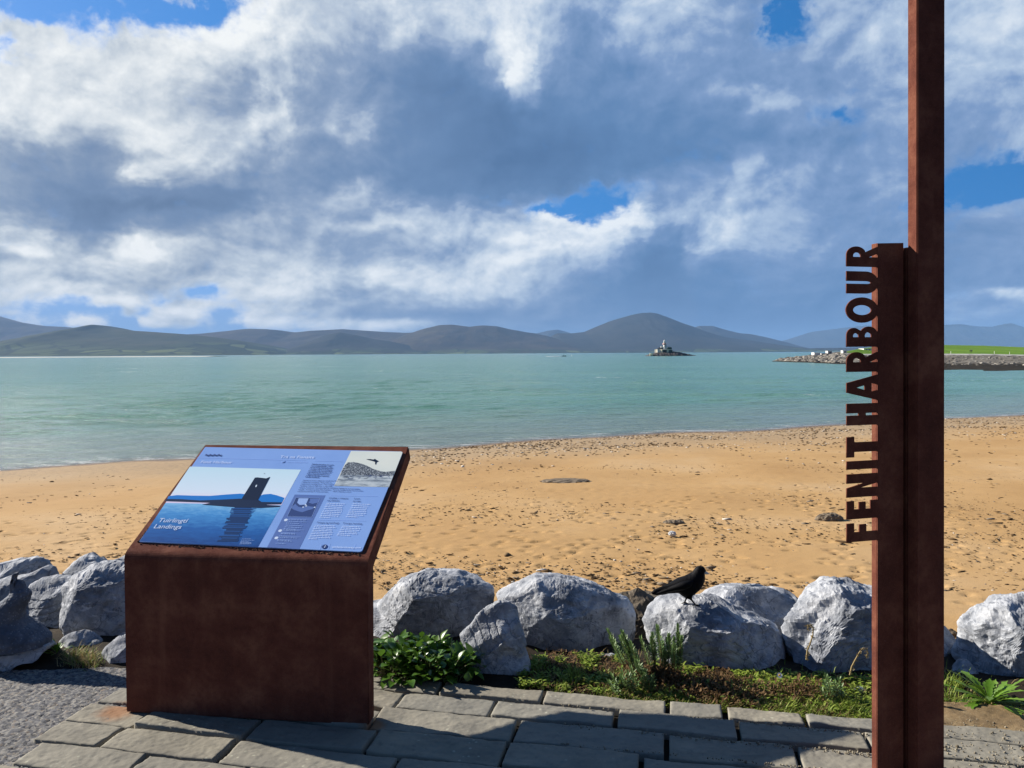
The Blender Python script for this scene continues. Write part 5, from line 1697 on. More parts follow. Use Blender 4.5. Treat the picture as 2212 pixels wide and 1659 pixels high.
def verge():
    """turf, straw and withered weeds along the far edge of the paving"""
    rs = np.random.RandomState(8)
    ex, ey, off = ROWS['ex'], ROWS['ey'], ROWS['off']
    g, st, br = Foliage(), Foliage(), Foliage()

    def put(u, v): p = at_z(u, v, 0); return np.array([p.x, p.y, gz(p.x, p.y) - .003])
    edge = lambda u: np.interp(u, [800, 1177, 1445, 1565, 1734, 1881, 2050, 2212], [1463, 1489, 1510, 1524, 1542, 1555, 1560, 1590])
    # turf
    for _ in range(21000):
        u = 1150 + 1090 * rs.random() ** .72
        e = edge(u)
        v = e - abs(rs.normal(0, 34)) + 3
        if u < 1300 and rs.random() < .82: continue
        if 1480 < u < 1640 and v < e - 18 and rs.random() < .7: continue
        if pnoise(np.array([[u * .021, v * .05, 1.5]]))[0] < -.12 and rs.random() < .75: continue
        if 1888 < u < 2035: continue
        p = put(u, v)
        a = rs.uniform(0, 6.28); t = rs.uniform(0, .7)
        dry = rs.random() < (.55 if u > 2035 and v > e - 40 else .20)
        (st if dry else g).blade(p, (math.cos(a) * t, math.sin(a) * t, 1), rs.uniform(.018, .050) * (1.3 if dry else 1), rs.uniform(.0018, .0038), (math.cos(a) * rs.uniform(.1, .6), math.sin(a) * rs.uniform(.1, .6), -.25))
    # taller tufts
    for (u, v, n, h) in ((1240, 1462, 160, .075), (1205, 1478, 50, .05), (1330, 1478, 120, .05), (1590, 1505, 90, .07), (1700, 1522, 150, .075), (1745, 1525, 140, .07), (1790, 1528, 130, .07), (1840, 1520, 150, .085), (1865, 1535, 110, .07), (1655, 1515, 70, .05), (2060, 1480, 90, .09), (2055, 1510, 80, .06), (2200, 1535, 70, .06), (1160, 1440, 110, .05)):
        for _ in range(n):
            p = put(u + rs.normal(0, 13), v + rs.normal(0, 7)); a = rs.uniform(0, 6.28); t = rs.uniform(.05, .8)
            g.blade(p, (math.cos(a) * t, math.sin(a) * t, 1), h * rs.uniform(.5, 1.1), rs.uniform(.003, .006), (math.cos(a) * .3, math.sin(a) * .3, -.2))
    # straw on the right
    for _ in range(2600):
        u = rs.uniform(2030, 2240) if rs.random() < .75 else rs.uniform(1700, 1885)
        v = rs.normal(1530 + (u - 2035) * .12, 14) if u > 2000 else rs.normal(1545, 8)
        p = put(u, v); a = rs.uniform(0, 6.28); t = rs.uniform(.5, 2.2)
        st.blade(p, (math.cos(a) * t, math.sin(a) * t, rs.uniform(.2, 1)), rs.uniform(.02, .075), rs.uniform(.0015, .003), (math.cos(a) * .3, math.sin(a) * .3, -.3))
    # withered brown weeds
    for _ in range(3800):
        u = rs.choice([rs.normal(1520, 40), rs.normal(1580, 45), rs.uniform(1440, 1690), rs.normal(1730, 30)])
        v = np.interp(u, [1440, 1520, 1600, 1730], [1478, 1490, 1500, 1495]) + rs.normal(0, 10)
        p = put(u, v) + np.array([0, 0, abs(rs.normal(0, .022))])
        a = rs.uniform(0, 6.28)
        br.leaf(p, (math.cos(a), math.sin(a), rs.uniform(-.6, .9)), (0, 0, 1), rs.uniform(.010, .030), rs.uniform(.004, .011), LANCE, rs.uniform(-.8, .9), .5)
    # tangle of low leaves and dead stems between the turf and the boulders
    for _ in range(12000):
        u = rs.uniform(1120, 1890)
        e = edge(u); hi_ = np.interp(u, [1120, 1200, 1330, 1440, 1600, 1890], [1432, 1412, 1420, 1440, 1452, 1465])
        v = rs.uniform(hi_, e - 8)
        k_ = pnoise(np.array([[u * .03, v * .07, 4.4]]))[0]
        p = put(u, v) + np.array([0, 0, abs(rs.normal(0, .012))]); a = rs.uniform(0, 6.28)
        if k_ > (-.22 if u > 1640 else .02):
            g.leaf(p, (math.cos(a), math.sin(a), rs.uniform(.0, 1.2)), (0, 0, 1), rs.uniform(.014, .036), rs.uniform(.006, .013), LANCE, .3, .3)
        elif u > 1330 or rs.random() < .4:
            br.leaf(p, (math.cos(a), math.sin(a), rs.uniform(-.3, .9)), (0, 0, 1), rs.uniform(.012, .034), rs.uniform(.003, .009), LANCE, rs.uniform(-.6, .8), .5)
    # small herb leaves among the turf
    for _ in range(2200):
        u = rs.uniform(1310, 1885); v = edge(u) - abs(rs.normal(0, 16)) + 2
        p = put(u, v) + np.array([0, 0, .006]); a = rs.uniform(0, 6.28)
        g.leaf(p, (math.cos(a), math.sin(a), rs.uniform(.1, .8)), (0, 0, 1), rs.uniform(.010, .022), rs.uniform(.006, .012), LANCE, .2, .2)
    # weeds by the stones on the left
    for _ in range(620):
        p = put(rs.normal(176, 20), rs.normal(1422, 8)); a = rs.uniform(0, 6.28); t = rs.uniform(.1, 1.4)
        (st if rs.random() < .62 else g).blade(p, (math.cos(a) * t, math.sin(a) * t, 1), rs.uniform(.02, .08), rs.uniform(.002, .004), (math.cos(a) * .4, math.sin(a) * .4, -.2))
    for o, nm in ((g.build('grass', G_GRASS), 'grass'), (st.build('straw', G_STRAW), 'straw'), (br.build('withered_weeds', G_BROWN), 'weeds')):
        tag(o, kind='stuff')
    return put


put = verge()


def sprig_left():
    rs = np.random.RandomState(4)
    c = at_z(122, 1412, 0)
    root = empty('weed', (c.x, c.y, 0), 'small bright green weed beside the seal-like stone', 'plant')
    L = Foliage()
    for i in range(34):
        a = rs.uniform(0, 6.28); el = rs.uniform(.3, 1.4)
        d = np.array([math.cos(a) * math.cos(el), math.sin(a) * math.cos(el), math.sin(el)])
        L.leaf(np.array([c.x, c.y, .0]) + d * rs.uniform(.0, .055), d, (0, 0, 1), rs.uniform(.022, .045), rs.uniform(.008, .014), LANCE, .2, .3)
    L.build('leaves', G_DAND, root, (c.x, c.y, 0))


sprig_left()


def dandelion(u, v, n, size, label, seed):
    rs = np.random.RandomState(seed)
    c = at_z(u, v, 0)
    root = empty('dandelion', (c.x, c.y, gz(c.x, c.y)), label, 'plant')
    b = np.array([c.x, c.y, gz(c.x, c.y)])
    L = Foliage()
    for i in range(n):
        a = i * 2.4 + rs.uniform(-.4, .4); el = rs.uniform(.15, 1.15)
        d = np.array([math.cos(a) * math.cos(el), math.sin(a) * math.cos(el), math.sin(el)])
        sh = []
        k = 15
        for j in range(k):                                       # jagged, toothed outline widening to the tip
            f = j / (k - 1)
            sh.append((.16 + .84 * min(f / .72, 1) ** 1.2) * (rs.uniform(.85, 1.1) if j % 2 == 0 else rs.uniform(.5, .75)) * (1 if f < .9 else .5) if f < .99 else .03)
        L.leaf(b, d, (0, 0, 1), size * rs.uniform(.45, 1.1), size * rs.uniform(.13, .21), sh, rs.uniform(.1, .55), .25)
    L.build('leaves', G_DAND, root, b)


dandelion(2138, 1512, 46, .20, 'bright green dandelion rosette in front of the big whitish boulder', 5)
dandelion(1990, 1518, 12, .13, 'green leafy weed hugging the right foot of the sign post', 6)


def dried_stalk(pix, y, label, seed):
    rs = np.random.RandomState(seed)
    pts = [at_y(u, v, y) for u, v in pix]
    F = Foliage()
    F.tube([q[:] for q in pts], .0042, .0020, 6)
    for k in range(46):
        i = rs.randint(0, len(pts) - 1); q = np.array(pts[i].lerp(pts[i + 1], rs.random())[:]); a = rs.uniform(0, 6.28)
        F.leaf(q, (math.cos(a), rs.uniform(-.5, .5), rs.uniform(-1, .3)), (0, 1, 0), rs.uniform(.008, .020), rs.uniform(.003, .006), LANCE, rs.uniform(-.6, .8), .4)
    b = pts[0]
    o = F.build('dried_stalk', G_STRAW, None, b[:]); o.location = b
    tag(o, label, 'plant', 'dried stalks by the boulders')


dried_stalk([(1742, 1425), (1744, 1405), (1750, 1390), (1756, 1372), (1757, 1358), (1752, 1349), (1745, 1352), (1744, 1360)], 3.70, 'withered stalk curled over at the top, further left of the two by the tall boulder', 1)
dried_stalk([(1836, 1458), (1840, 1440), (1848, 1425), (1856, 1410), (1864, 1400), (1872, 1401), (1875, 1410), (1871, 1418)], 3.66, 'withered hooked stalk close to the left edge of the sign post', 2)


def flower(name, u, v, petals, colr, label, size):
    p = at_y(u, v, 3.62)
    z0 = gz(p.x, p.y)
    root = empty(name, (p.x, p.y, z0), label, 'flower')
    st = Foliage(); st.tube([(0, .01, -.01), (.004, 0, (p.z - z0) * .6), (0, 0, p.z - z0)], .0016, .0012, 5); st.build('stem', G_STEM, root)
    M = Mat(name + '_petal', rough=.6); M.color(colr)
    hd = Foliage()
    c = np.array([0, 0, p.z - z0])
    up = np.array([0, -.75, .65])
    a1 = np.array([1, 0, 0]); a2 = np.cross(up, a1)
    for i in range(petals):
        a = 2 * np.pi * i / petals
        hd.leaf(c, a1 * math.cos(a) + a2 * math.sin(a), up, size, size * .5, (.4, .9, 1, .7, .1), -.05, .1)
    hd.build('petals', M.m, root)
    if petals > 8:
        bm = bmesh.new(); bmesh.ops.create_uvsphere(bm, u_segments=10, v_segments=6, radius=size * .36)
        for q in bm.verts: q.co = Vector((q.co.x, q.co.y * .5, q.co.z)) + Vector(c) + Vector(up) * .002
        Y = Mat('flower_eye', rough=.7); Y.color((.60, .38, .02)); mesh_bm('disc', bm, Y.m, root, smooth=True)


flower('daisy', 1684, 1459, 14, (.78, .78, .74), 'single white daisy at the foot of the crow\'s boulder', .014)
flower('yellow_flower', 1788, 1481, 7, (.65, .48, .02), 'small yellow flower head in the grass before the tall rugged boulder', .010)


def sandy_patch():
    """blown sand and earth over the slabs to the right of the post"""
    X = np.linspace(1.72, 3.3, 130); Y = np.linspace(2.6, 3.75, 110)
    gx, gy = np.meshgrid(X, Y)
    ex, ey, off = ROWS['ex'], ROWS['ey'], ROWS['off']
    p = np.stack([gx.ravel(), gy.ravel(), 0 * gx.ravel()], 1)
    q = p[:, 0] * ey.x + p[:, 1] * ey.y; s = p[:, 0] * ex.x + p[:, 1] * ex.y
    h = np.clip((q - off['B'] - .05 + np.clip(s - 1.35, 0, 2) * .30) / .12, -1.5, 1)
    z = -.016 + .020 * h + .008 * fbm(p * [6, 6, 1], 4) + .004 * fbm(p * [30, 30, 1], 2)
    z = np.where(q > off['A'] + .22, -.03, z)
    M = Mat('sandy_earth', rough=.95, spec=.08)
    c = M.ramp(M.noise(12, 5, .65), [(.3, (.120, .085, .048)), (.55, (.215, .150, .080)), (.75, (.30, .225, .125))])
    M.color(M.mix(M.remap(M.voro(75), .22, .1, 0, .6), c, (.34, .28, .19)))
    M.bump(M.noise(90, 4, .7), .5, .006)
    tag(mesh_np('sandy_soil', np.stack([p[:, 0], p[:, 1], z], 1), grid_faces(130, 110), M.m), kind='structure')
    # grit in the joints and at the edge of the paving
    rs = np.random.RandomState(12)
    v, f = ICO[3]; v = v[:12 * 0 + len(v)]
    bm = bmesh.new()
    V, Fc, n = [], [], 0
    v0, f0 = ico(1)
    for _ in range(900):
        u = 2212 - 1000 * rs.random() ** 1.4; e = np.interp(u, [800, 1881, 2212], [1525, 1628, 1660])
        vv = e + rs.choice([-42, -1, 2, 42]) + rs.normal(0, 1.6) + (0 if u < 1900 else rs.normal(-20, 25))
        if vv > 1675: continue
        q = at_z(u, vv, .004); r = rs.uniform(.0015, .005) * (1.5 if rs.random() < .06 else 1)
        V.append(v0 * r * rs.uniform(.6, 1.2, 3) + np.array(q[:]) - [0, 0, r * .2]); Fc.append(f0 + n); n += len(v0)
    bm.free()
    G = Mat('pale_grit', rough=.9); G.color(G.mix(G.n('ShaderNodeNewGeometry').outputs['Random Per Island'], (.11, .092, .062), (.30, .26, .185)))
    tag(mesh_np('grit', np.concatenate(V), np.concatenate(Fc), G.m), kind='stuff')


sandy_patch()


def crumple(name, u, v, y, size, colr, label, cat, seed, trans=0):
    c = at_y(u, v, y) if y else None
    vv, f = ICO[4]
    p = vv * np.array([1, .7, .62]) * size
    p = p + vv * (size * .55 * fbm(vv * 2.6 + seed, 4, ridged=True))[:, None]
    M = Mat(name + '_film', rough=.35, spec=.4); M.color(colr)
    o = mesh_np(name, p, f, M.m, loc=c, smooth=False)
    tag(o, label, cat)


crumple('crumpled_plastic', 1857, 1494, 3.62, .026, (.42, .45, .48), 'crumpled pale grey scrap of plastic in the grass left of the sign post', 'litter', 3)
pz = at_z(1452, 1154, -1.50); crumple('litter_scrap', 1452, 1153, pz.y, .055, (.55, .57, .58), 'white scrap of litter alone on the open sand left of the letters', 'litter', 8)


# ------------------------------------------------------------------ weed, stones and shells on the sand
def beach_litter():
    rs = np.random.RandomState(77)
    v0, f0 = ico(1)
    V, Fc, n = [], [], 0
    Vp, Fp, m = [], [], 0

    def lump(x, y, lx, ly, lz, pale):
        nonlocal n, m
        z = float(land_z(x, y))
        a = rs.uniform(0, 6.28) if lx < .05 else rs.normal(0, .5)
        q = v0 * rs.uniform(.55, 1.25, (len(v0), 1)) * [lx, ly, lz]
        r = np.stack([q[:, 0] * math.cos(a) - q[:, 1] * math.sin(a), q[:, 0] * math.sin(a) + q[:, 1] * math.cos(a), q[:, 2]], 1) + [x, y, z + lz * .2]
        if pale: Vp.append(r); Fp.append(f0 + m); m += len(v0)
        else: V.append(r); Fc.append(f0 + n); n += len(v0)
    # open sand: scattered bits
    cnt = 0
    while cnt < 9000:
        u = rs.uniform(-40, 2260); vv = 985 + (1330 - 985) * rs.random() ** 1.0
        p = at_z(u, vv, -1.7)
        dens = .5 + 1.6 * pnoise(np.array([[p.x * .16, p.y * .28, 2.2]]))[0]
        if u < 820: dens *= .35
        if rs.random() > dens: continue
        k = float(np.exp(rs.normal(-3.95, .50)))
        lump(p.x, p.y, k * rs.uniform(.7, 1.6), k * rs.uniform(.4, .8), k * rs.uniform(.14, .3), rs.random() < .03)
        cnt += 1
    # shingle and weed along the upper wet line
    for _ in range(9000):
        x = rs.uniform(-9, 34); d = abs(rs.normal(3.5, 2.6)) + .6
        if x > 8: d = abs(rs.normal(5.5, 4.2)) + .6
        y = float(water_y(x)) - d
        if rs.random() > .55 + 1.4 * pnoise(np.array([[x * .3, y * .5, 8.]]))[0]: continue
        k = rs.uniform(.02, .055)
        lump(x, y, k * 1.5, k, k * .45, rs.random() < .16)
    D = Mat('dry_weed', rough=.9, spec=.1); rnd = D.n('ShaderNodeNewGeometry').outputs['Random Per Island']
    D.color(D.ramp(rnd, [(0, (.075, .045, .022)), (.5, (.165, .105, .050)), (.8, (.22, .155, .085)), (1, (.17, .15, .125))]))
    L = Mat('pale_shell', rough=.7); L.color((.50, .45, .38))
    tag(mesh_np('seaweed_litter', np.concatenate(V), np.concatenate(Fc), D.m), kind='stuff')
    tag(mesh_np('shell_litter', np.concatenate(Vp), np.concatenate(Fp), L.m), kind='stuff')
    # three bigger heaps of weed
    for (u, v, w, hgt, label) in ((1222, 1041, 1.0, .055, 'flat heap of brown seaweed on the middle of the sand'), (1792, 1128, .40, .11, 'small peaked heap of dark seaweed on the sand left of the letters'), (1455, 1134, .30, .04, 'thin strand of seaweed beside the white scrap of litter')):
        c = at_z(u, v, -1.62 if v > 1100 else -1.85)
        z = float(land_z(c.x, c.y))
        iv, fi = ICO[4]
        q = iv * [w * .55, w * .30, hgt]
        q = q * (1 + .55 * fbm(iv * 2.2 + u, 4, ridged=True))[:, None]
        q[:, 2] = np.maximum(q[:, 2], -.03) + .03 * fbm(q * 22, 3)
        o = mesh_np('seaweed_heap', q, fi, D.m, loc=(c.x, c.y, z), smooth=False)
        tag(o, label, 'seaweed', 'heaps of seaweed on the sand')


beach_litter()


# ------------------------------------------------------------------ the crow
def build_crow():
    y = 4.02
    K = at_y(1371.5 + 1000 * .0868, 1206.9 + 1100 * .0868, y)
    sc = .0868 * (at_y(1500, 1300, y) - at_y(1499, 1300, y)).length
    o0 = at_y(1371.5 + 1330 * .0868, 1206.9 + 1150 * .0868, y)

    def W(px, py, d=0.0):
        q = at_y(1371.5 + px * .0868, 1206.9 + py * .0868, y)
        return np.array([q.x - o0.x, d, q.z - o0.z])
    sec = [((402, 888), (440, 930), 22), ((470, 812), (540, 946), 50), ((600, 752), (690, 940), 66), ((750, 690), (830, 910), 86), ((900, 622), (960, 897), 122), ((1060, 548), (1080, 892), 158),
           ((1190, 490), (1170, 965), 185), ((1290, 448), (1320, 1012), 200), ((1380, 405), (1470, 935), 200), ((1430, 372), (1600, 822), 186), ((1458, 340), (1695, 700), 162),
           ((1478, 305), (1742, 560), 134), ((1505, 268), (1742, 460), 116), ((1555, 228), (1728, 405), 108), ((1625, 212), (1724, 388), 102), ((1690, 228), (1735, 382), 88), ((1735, 268), (1750, 372), 66), ((1760, 318), (1764, 350), 30)]
    # finer interpolation between the sections
    k = np.arange(len(sec)); kk = np.linspace(0, len(sec) - 1, 70)
    T = np.array([W(*s[0]) for s in sec]); B = np.array([W(*s[1]) for s in sec]); H = np.array([s[2] * sc for s in sec])
    T = np.stack([np.interp(kk, k, T[:, i]) for i in range(3)], 1); B = np.stack([np.interp(kk, k, B[:, i]) for i in range(3)], 1); H = np.interp(kk, k, H)
    ns = 28
    V, F = [], []
    for t, b, h in zip(T, B, H):
        an = np.linspace(0, 2 * np.pi, ns, endpoint=False)
        c = (t + b) / 2; a = (t - b) / 2
        V.append(c + np.cos(an)[:, None] * a + np.sin(an)[:, None] * np.array([0, h, 0]))
    V = np.concatenate(V)
    cen = np.repeat((T + B) / 2, ns, 0)
    nr = V - cen; nr /= np.maximum(np.linalg.norm(nr, axis=1), 1e-6)[:, None]
    V += nr * (.0022 * fbm(V * [70, 70, 120], 3))[:, None]
    i = np.arange(ns)
    for r in range(len(T) - 1): F.append(np.stack([r * ns + i, r * ns + (i + 1) % ns, (r + 1) * ns + (i + 1) % ns, (r + 1) * ns + i], 1))
    F = np.concatenate(F); mi = [0] * len(F)
    verts = [V]; tri = []; tmi = []; n = len(V)
    quads = [F]; qmi = [np.zeros(len(F), int)]
    # end caps
    for ring in (0, len(T) - 1):
        c = V[ring * ns:(ring + 1) * ns].mean(0); verts.append([c]); ci = n; n += 1
        tri += [(ring * ns + j, ring * ns + (j + 1) % ns, ci) for j in range(ns)]; tmi += [0] * ns

    def tube(pts, rad, m, seg=8):
        nonlocal n
        pts = [np.array(q) for q in pts]; i0 = n; vs = []
        for a, (q, r) in enumerate(zip(pts, rad)):
            t = pts[min(a + 1, len(pts) - 1)] - pts[max(a - 1, 0)]; t /= np.linalg.norm(t)
            e1 = np.cross(t, (.1, 1, .15)); e1 /= np.linalg.norm(e1); e2 = np.cross(t, e1)
            for j in range(seg):
                an = 2 * np.pi * j / seg; vs.append(q + r * (e1 * np.cos(an) + e2 * np.sin(an)))
        verts.append(np.array(vs)); n += len(vs); fs = []
        for a in range(len(pts) - 1):
            for j in range(seg): fs.append((i0 + a * seg + j, i0 + a * seg + (j + 1) % seg, i0 + (a + 1) * seg + (j + 1) % seg, i0 + (a + 1) * seg + j))
        quads.append(np.array(fs)); qmi.append(np.full(len(fs), m))
    p = sc
    # beak with pale bare base
    tube([W(1672, 352), W(1715, 372), W(1752, 388), W(1800, 402), W(1832, 412), W(1852, 424)], [54 * p, 52 * p, 44 * p, 30 * p, 17 * p, 4 * p], 1, 12)
    # eyes
    for s in (-1, 1): tube([W(1610, 322, s * 100 * p), W(1610, 322, s * 106 * p), W(1610, 322, s * 112 * p)], [16 * p, 15 * p, 6 * p], 2, 8)
    # folded wings: long plates along each flank ending in separate primaries over the tail
    for s in (-1, 1):
        tube([W(1400, 560, s * 150 * p), W(1300, 610, s * 196 * p), W(1150, 660, s * 182 * p), W(980, 720, s * 140 * p), W(800, 790, s * 96 * p), W(640, 850, s * 70 * p), W(520, 890, s * 52 * p)], [30 * p, 92 * p, 104 * p, 80 * p, 56 * p, 36 * p, 8 * p], 0, 10)
        tube([W(1180, 585, s * 165 * p), W(960, 670, s * 128 * p), W(760, 745, s * 92 * p), W(640, 795, s * 66 * p)], [14 * p, 20 * p, 16 * p, 4 * p], 0, 6)
    # feathered thighs, shanks and toes
    for (hip, ankle, foot, d) in (((1270, 950), (1296, 1035), (1250, 1150), 60), ((1345, 960), (1392, 1045), (1490, 1160), -70)):
        tube([W(hip[0], hip[1], d * p), W((hip[0] + ankle[0]) / 2, (hip[1] + ankle[1]) / 2, d * p), W(*ankle, d * p)], [92 * p, 50 * p, 22 * p], 0, 10)
        tube([W(*ankle, d * p), W((ankle[0] + foot[0]) / 2, (ankle[1] + foot[1]) / 2, d * p), W(*foot, d * p)], [24 * p, 17 * p, 17 * p], 0, 8)
        for dx, dd in ((110, -40), (120, 10), (95, 60), (-85, 0)):
            tube([W(*foot, d * p), W(foot[0] + dx * .5, foot[1] + 14, (d + dd * .5) * p), W(foot[0] + dx, foot[1] + 30, (d + dd) * p)], [15 * p, 13 * p, 5 * p], 0, 6)
    BK = Mat('black_plumage', rough=.6, spec=.10)
    BK.color((.0028, .0028, .0040)); BK.bump(BK.noise(260, 3, .6, vec=BK.vec((.5, 1, 1.4), (0, .5, 0))), .5, .003)
    BE = Mat('grey_bill', rough=.45, spec=.4); BE.color(BE.mix(BE.noise(90, 3), (.50, .49, .46), (.66, .645, .61)))
    EY = Mat('bird_eye', rough=.1, spec=.6); EY.color((.01, .008, .006))
    q = np.concatenate(quads)
    o = mesh_np('crow', np.concatenate([np.asarray(a).reshape(-1, 3) for a in verts]), [q, np.array(tri)], mats=[BK.m, BE.m, EY.m], mi=np.concatenate(qmi + [np.array(tmi)]), loc=o0)
    # set the feet on the boulder
    m = CROW_ROCK.data; c = np.zeros(len(m.vertices) * 3); m.vertices.foreach_get('co', c)
    c = c.reshape(-1, 3) + np.array(CROW_ROCK.location[:])
    near = (np.abs(c[:, 0] - o0.x - .01) < .05) & (np.abs(c[:, 1] - y) < .04)
    top = np.percentile(c[near, 2], 80)
    foot = o0.z + W(1400, 1165)[2]
    o.location.z += top - foot + .004
    print('CROW lift', top - foot)
    tag(o, 'black crow with a grey bill standing on a pale boulder, facing right', 'bird')


build_crow()

# ------------------------------------------------------------------ the headland on the right
HEAD_COLS = [
    # u, [(v, distance)] from the water's edge to the skyline
    (1668, [(781, 318), (780.6, 321), (780.2, 325), (779.9, 330), (779.6, 336)]),
    (1690, [(782.5, None), (779.5, 326), (777.0, 336), (776, 344), (775, 352)]),
    (1720, [(783.8, None), (780, 308), (773.5, 322), (771.5, 338), (770.5, 350)]),
    (1750, [(785, None), (781, 296), (771, 316), (768, 334), (766.5, 350)]),
    (1800, [(787.5, None), (783, 272), (768, 306), (764, 332), (761, 356)]),
    (1830, [(789.5, None), (784.5, 258), (767, 300), (762.5, 335), (758.5, 366)]),
    (1862, [(791.5, None), (785.5, 248), (768, 300), (764.5, 352), (753, 420)]),
    (1900, [(794, None), (786.5, 238), (768, 310), (764.5, 372), (748.5, 480)]),
    (1960, [(797.5, None), (787, 222), (768, 332), (764, 388), (746, 560)]),
    (2040, [(801.5, None), (786, 196), (768, 346), (764, 394), (745.2, 620)]),
    (2120, [(803.2, None), (786.5, 190), (768.5, 346), (764.5, 394), (746.5, 620)]),
    (2212, [(803.8, None), (787.5, 188), (769.5, 344), (766.3, 392), (750, 610)]),
    (2340, [(805, None), (789, 186), (771, 340), (768, 386), (754, 590)])]


def head_grid():
    us = np.linspace(1668, 2338, 620)
    cols = []
    for u, L in HEAD_COLS:
        row = []
        for v, D in L:
            if D is None:
                q = at_z(u, v, SEA_Z - .12); row.append((q.y, q.z))
            else:
                q = at_y(u, v, D); row.append((q.y, q.z))
        cols.append(row)
    C = np.array(cols)                                             # col, band, (y, z)
    uu = np.array([c[0] for c in HEAD_COLS])
    yz = np.stack([np.stack([np.interp(us, uu, C[:, b, j]) for j in (0, 1)], 1) for b in range(5)], 1)
    sub = 13
    V, T = [], []
    for b in range(5):
        for k in range(sub):
            f = k / sub
            if b < 4: a0, a1 = yz[:, b], yz[:, b + 1]
            else: a0 = yz[:, 4]; a1 = np.stack([yz[:, 4, 0] + 60, np.full(len(us), SEA_Z - 3)], 1)
            p = a0 + (a1 - a0) * f
            V.append(p); T.append(np.full(len(us), b + f))
    V, T = np.array(V), np.array(T)
    dx = np.array([ray(u, 770).x / ray(u, 770).y for u in us])
    X = dx[None, :] * V[:, :, 0]
    P = np.stack([X, V[:, :, 0], V[:, :, 1]], -1)
    return us, P, T


HUS, HP, HT = head_grid()


def build_headland():
    p = HP.reshape(-1, 3).copy(); t = HT.ravel()
    n = fbm(p * [.10, .10, 0] + 3, 4, ridged=True); n2 = pnoise(p * [.35, .35, 0])
    amp = np.interp(t, [0, .3, 1, 2, 2.6, 3, 4, 5], [0, .25, .45, .40, .15, .08, .05, 0])
    p[:, 2] += amp * (n * 1.3 + n2 * .8 - .1)
    M = Mat('headland_cover', rough=.95, spec=.1)
    tt = M.math('ADD', M.attr('band'), M.math('MULTIPLY', M.math('SUBTRACT', M.noise(.09, 5, .7, vec=M.vec((1, .35, 1))), .5), 1.1))
    weed = M.ramp(M.noise(.5, 4, .7), [(.3, (.012, .010, .007)), (.7, (.040, .033, .022))])
    rock = M.ramp(M.noise(.35, 5, .75, vec=M.vec((1, .4, 2))), [(.32, (.030, .026, .020)), (.48, (.115, .10, .080)), (.62, (.26, .24, .20)), (.78, (.34, .32, .28))])
    shing = M.ramp(M.noise(.25, 5, .7, vec=M.vec((1, .3, 1))), [(.34, (.09, .08, .065)), (.46, (.36, .345, .32)), (.7, (.52, .51, .49))])
    grass = M.ramp(M.noise(.05, 5, .65, vec=M.vec((1, .25, 1))), [(.3, (.085, .165, .012)), (.6, (.125, .225, .018)), (.8, (.155, .235, .035))])
    c = M.mix(M.remap(tt, .85, 1.15), weed, rock)
    c = M.mix(M.remap(tt, 2.05, 2.25), c, shing)
    c = M.mix(M.remap(M.math('ADD', M.attr('band'), M.math('MULTIPLY', M.math('SUBTRACT', M.noise(.4, 3), .5), .12)), 2.93, 3.02), c, grass)
    c2 = M.attr('stony')
    c = M.mix(c2, c, rock)
    M.color(c); M.bump(M.noise(.9, 4, .7), .6, .4)
    stony = np.clip((1840 - np.tile(HUS, HT.shape[0])) / 30, 0, 1) * (t > .9)
    o = mesh_np('headland', p, grid_faces(len(HUS), HT.shape[0]), M.m, attr={'band': t, 'stony': stony})
    tag(o, kind='structure')
    # tumbled stones along the spit
    rs = np.random.RandomState(15)
    v0, f0 = ico(2)
    V, F, k = [], [], 0
    nb = HT.shape[0]
    for _ in range(1500):
        u = rs.uniform(1685, 1990) if rs.random() < .72 else rs.uniform(1990, 2300)
        iu = int(np.clip((u - 1668) / 670 * 619, 0, 619))
        b = rs.uniform(.75, 2.15) if u < 1850 else rs.uniform(.8, 1.9)
        q = HP[int(b * 13), iu]
        r = rs.uniform(.35, 1.15) if u < 1900 else rs.uniform(.2, .6)
        V.append(v0 * rs.uniform(.75, 1.15, (len(v0), 1)) * [r * rs.uniform(.8, 1.5), r, r * rs.uniform(.5, .8)] + q + [rs.normal(0, .4), rs.normal(0, 2), r * .15]); F.append(f0 + k); k += len(v0)
    R = Mat('spit_stone', rough=.9); R.color(R.ramp(R.n('ShaderNodeNewGeometry').outputs['Random Per Island'], [(0, (.075, .065, .052)), (.5, (.17, .155, .13)), (1, (.30, .275, .235))])); R.bump(R.noise(2, 4, .7), .6, .2)
    tag(mesh_np('shore_rubble', np.concatenate(V), np.concatenate(F), R.m, smooth=False), kind='stuff')


build_headland()

WHITE = Mat('white_wall', rough=.8); WHITE.color(WHITE.mix(WHITE.remap(WHITE.noise(1.5, 4), .45, .7, 0, .4), (.72, .71, .67), (.50, .49, .45)))
WHITE = WHITE.m
DKGL = Mat('dark_opening', rough=.3); DKGL.color((.015, .017, .02)); DKGL = DKGL.m
SLATE = Mat('dark_roof', rough=.7); SLATE.color((.030, .033, .040)); SLATE = SLATE.m


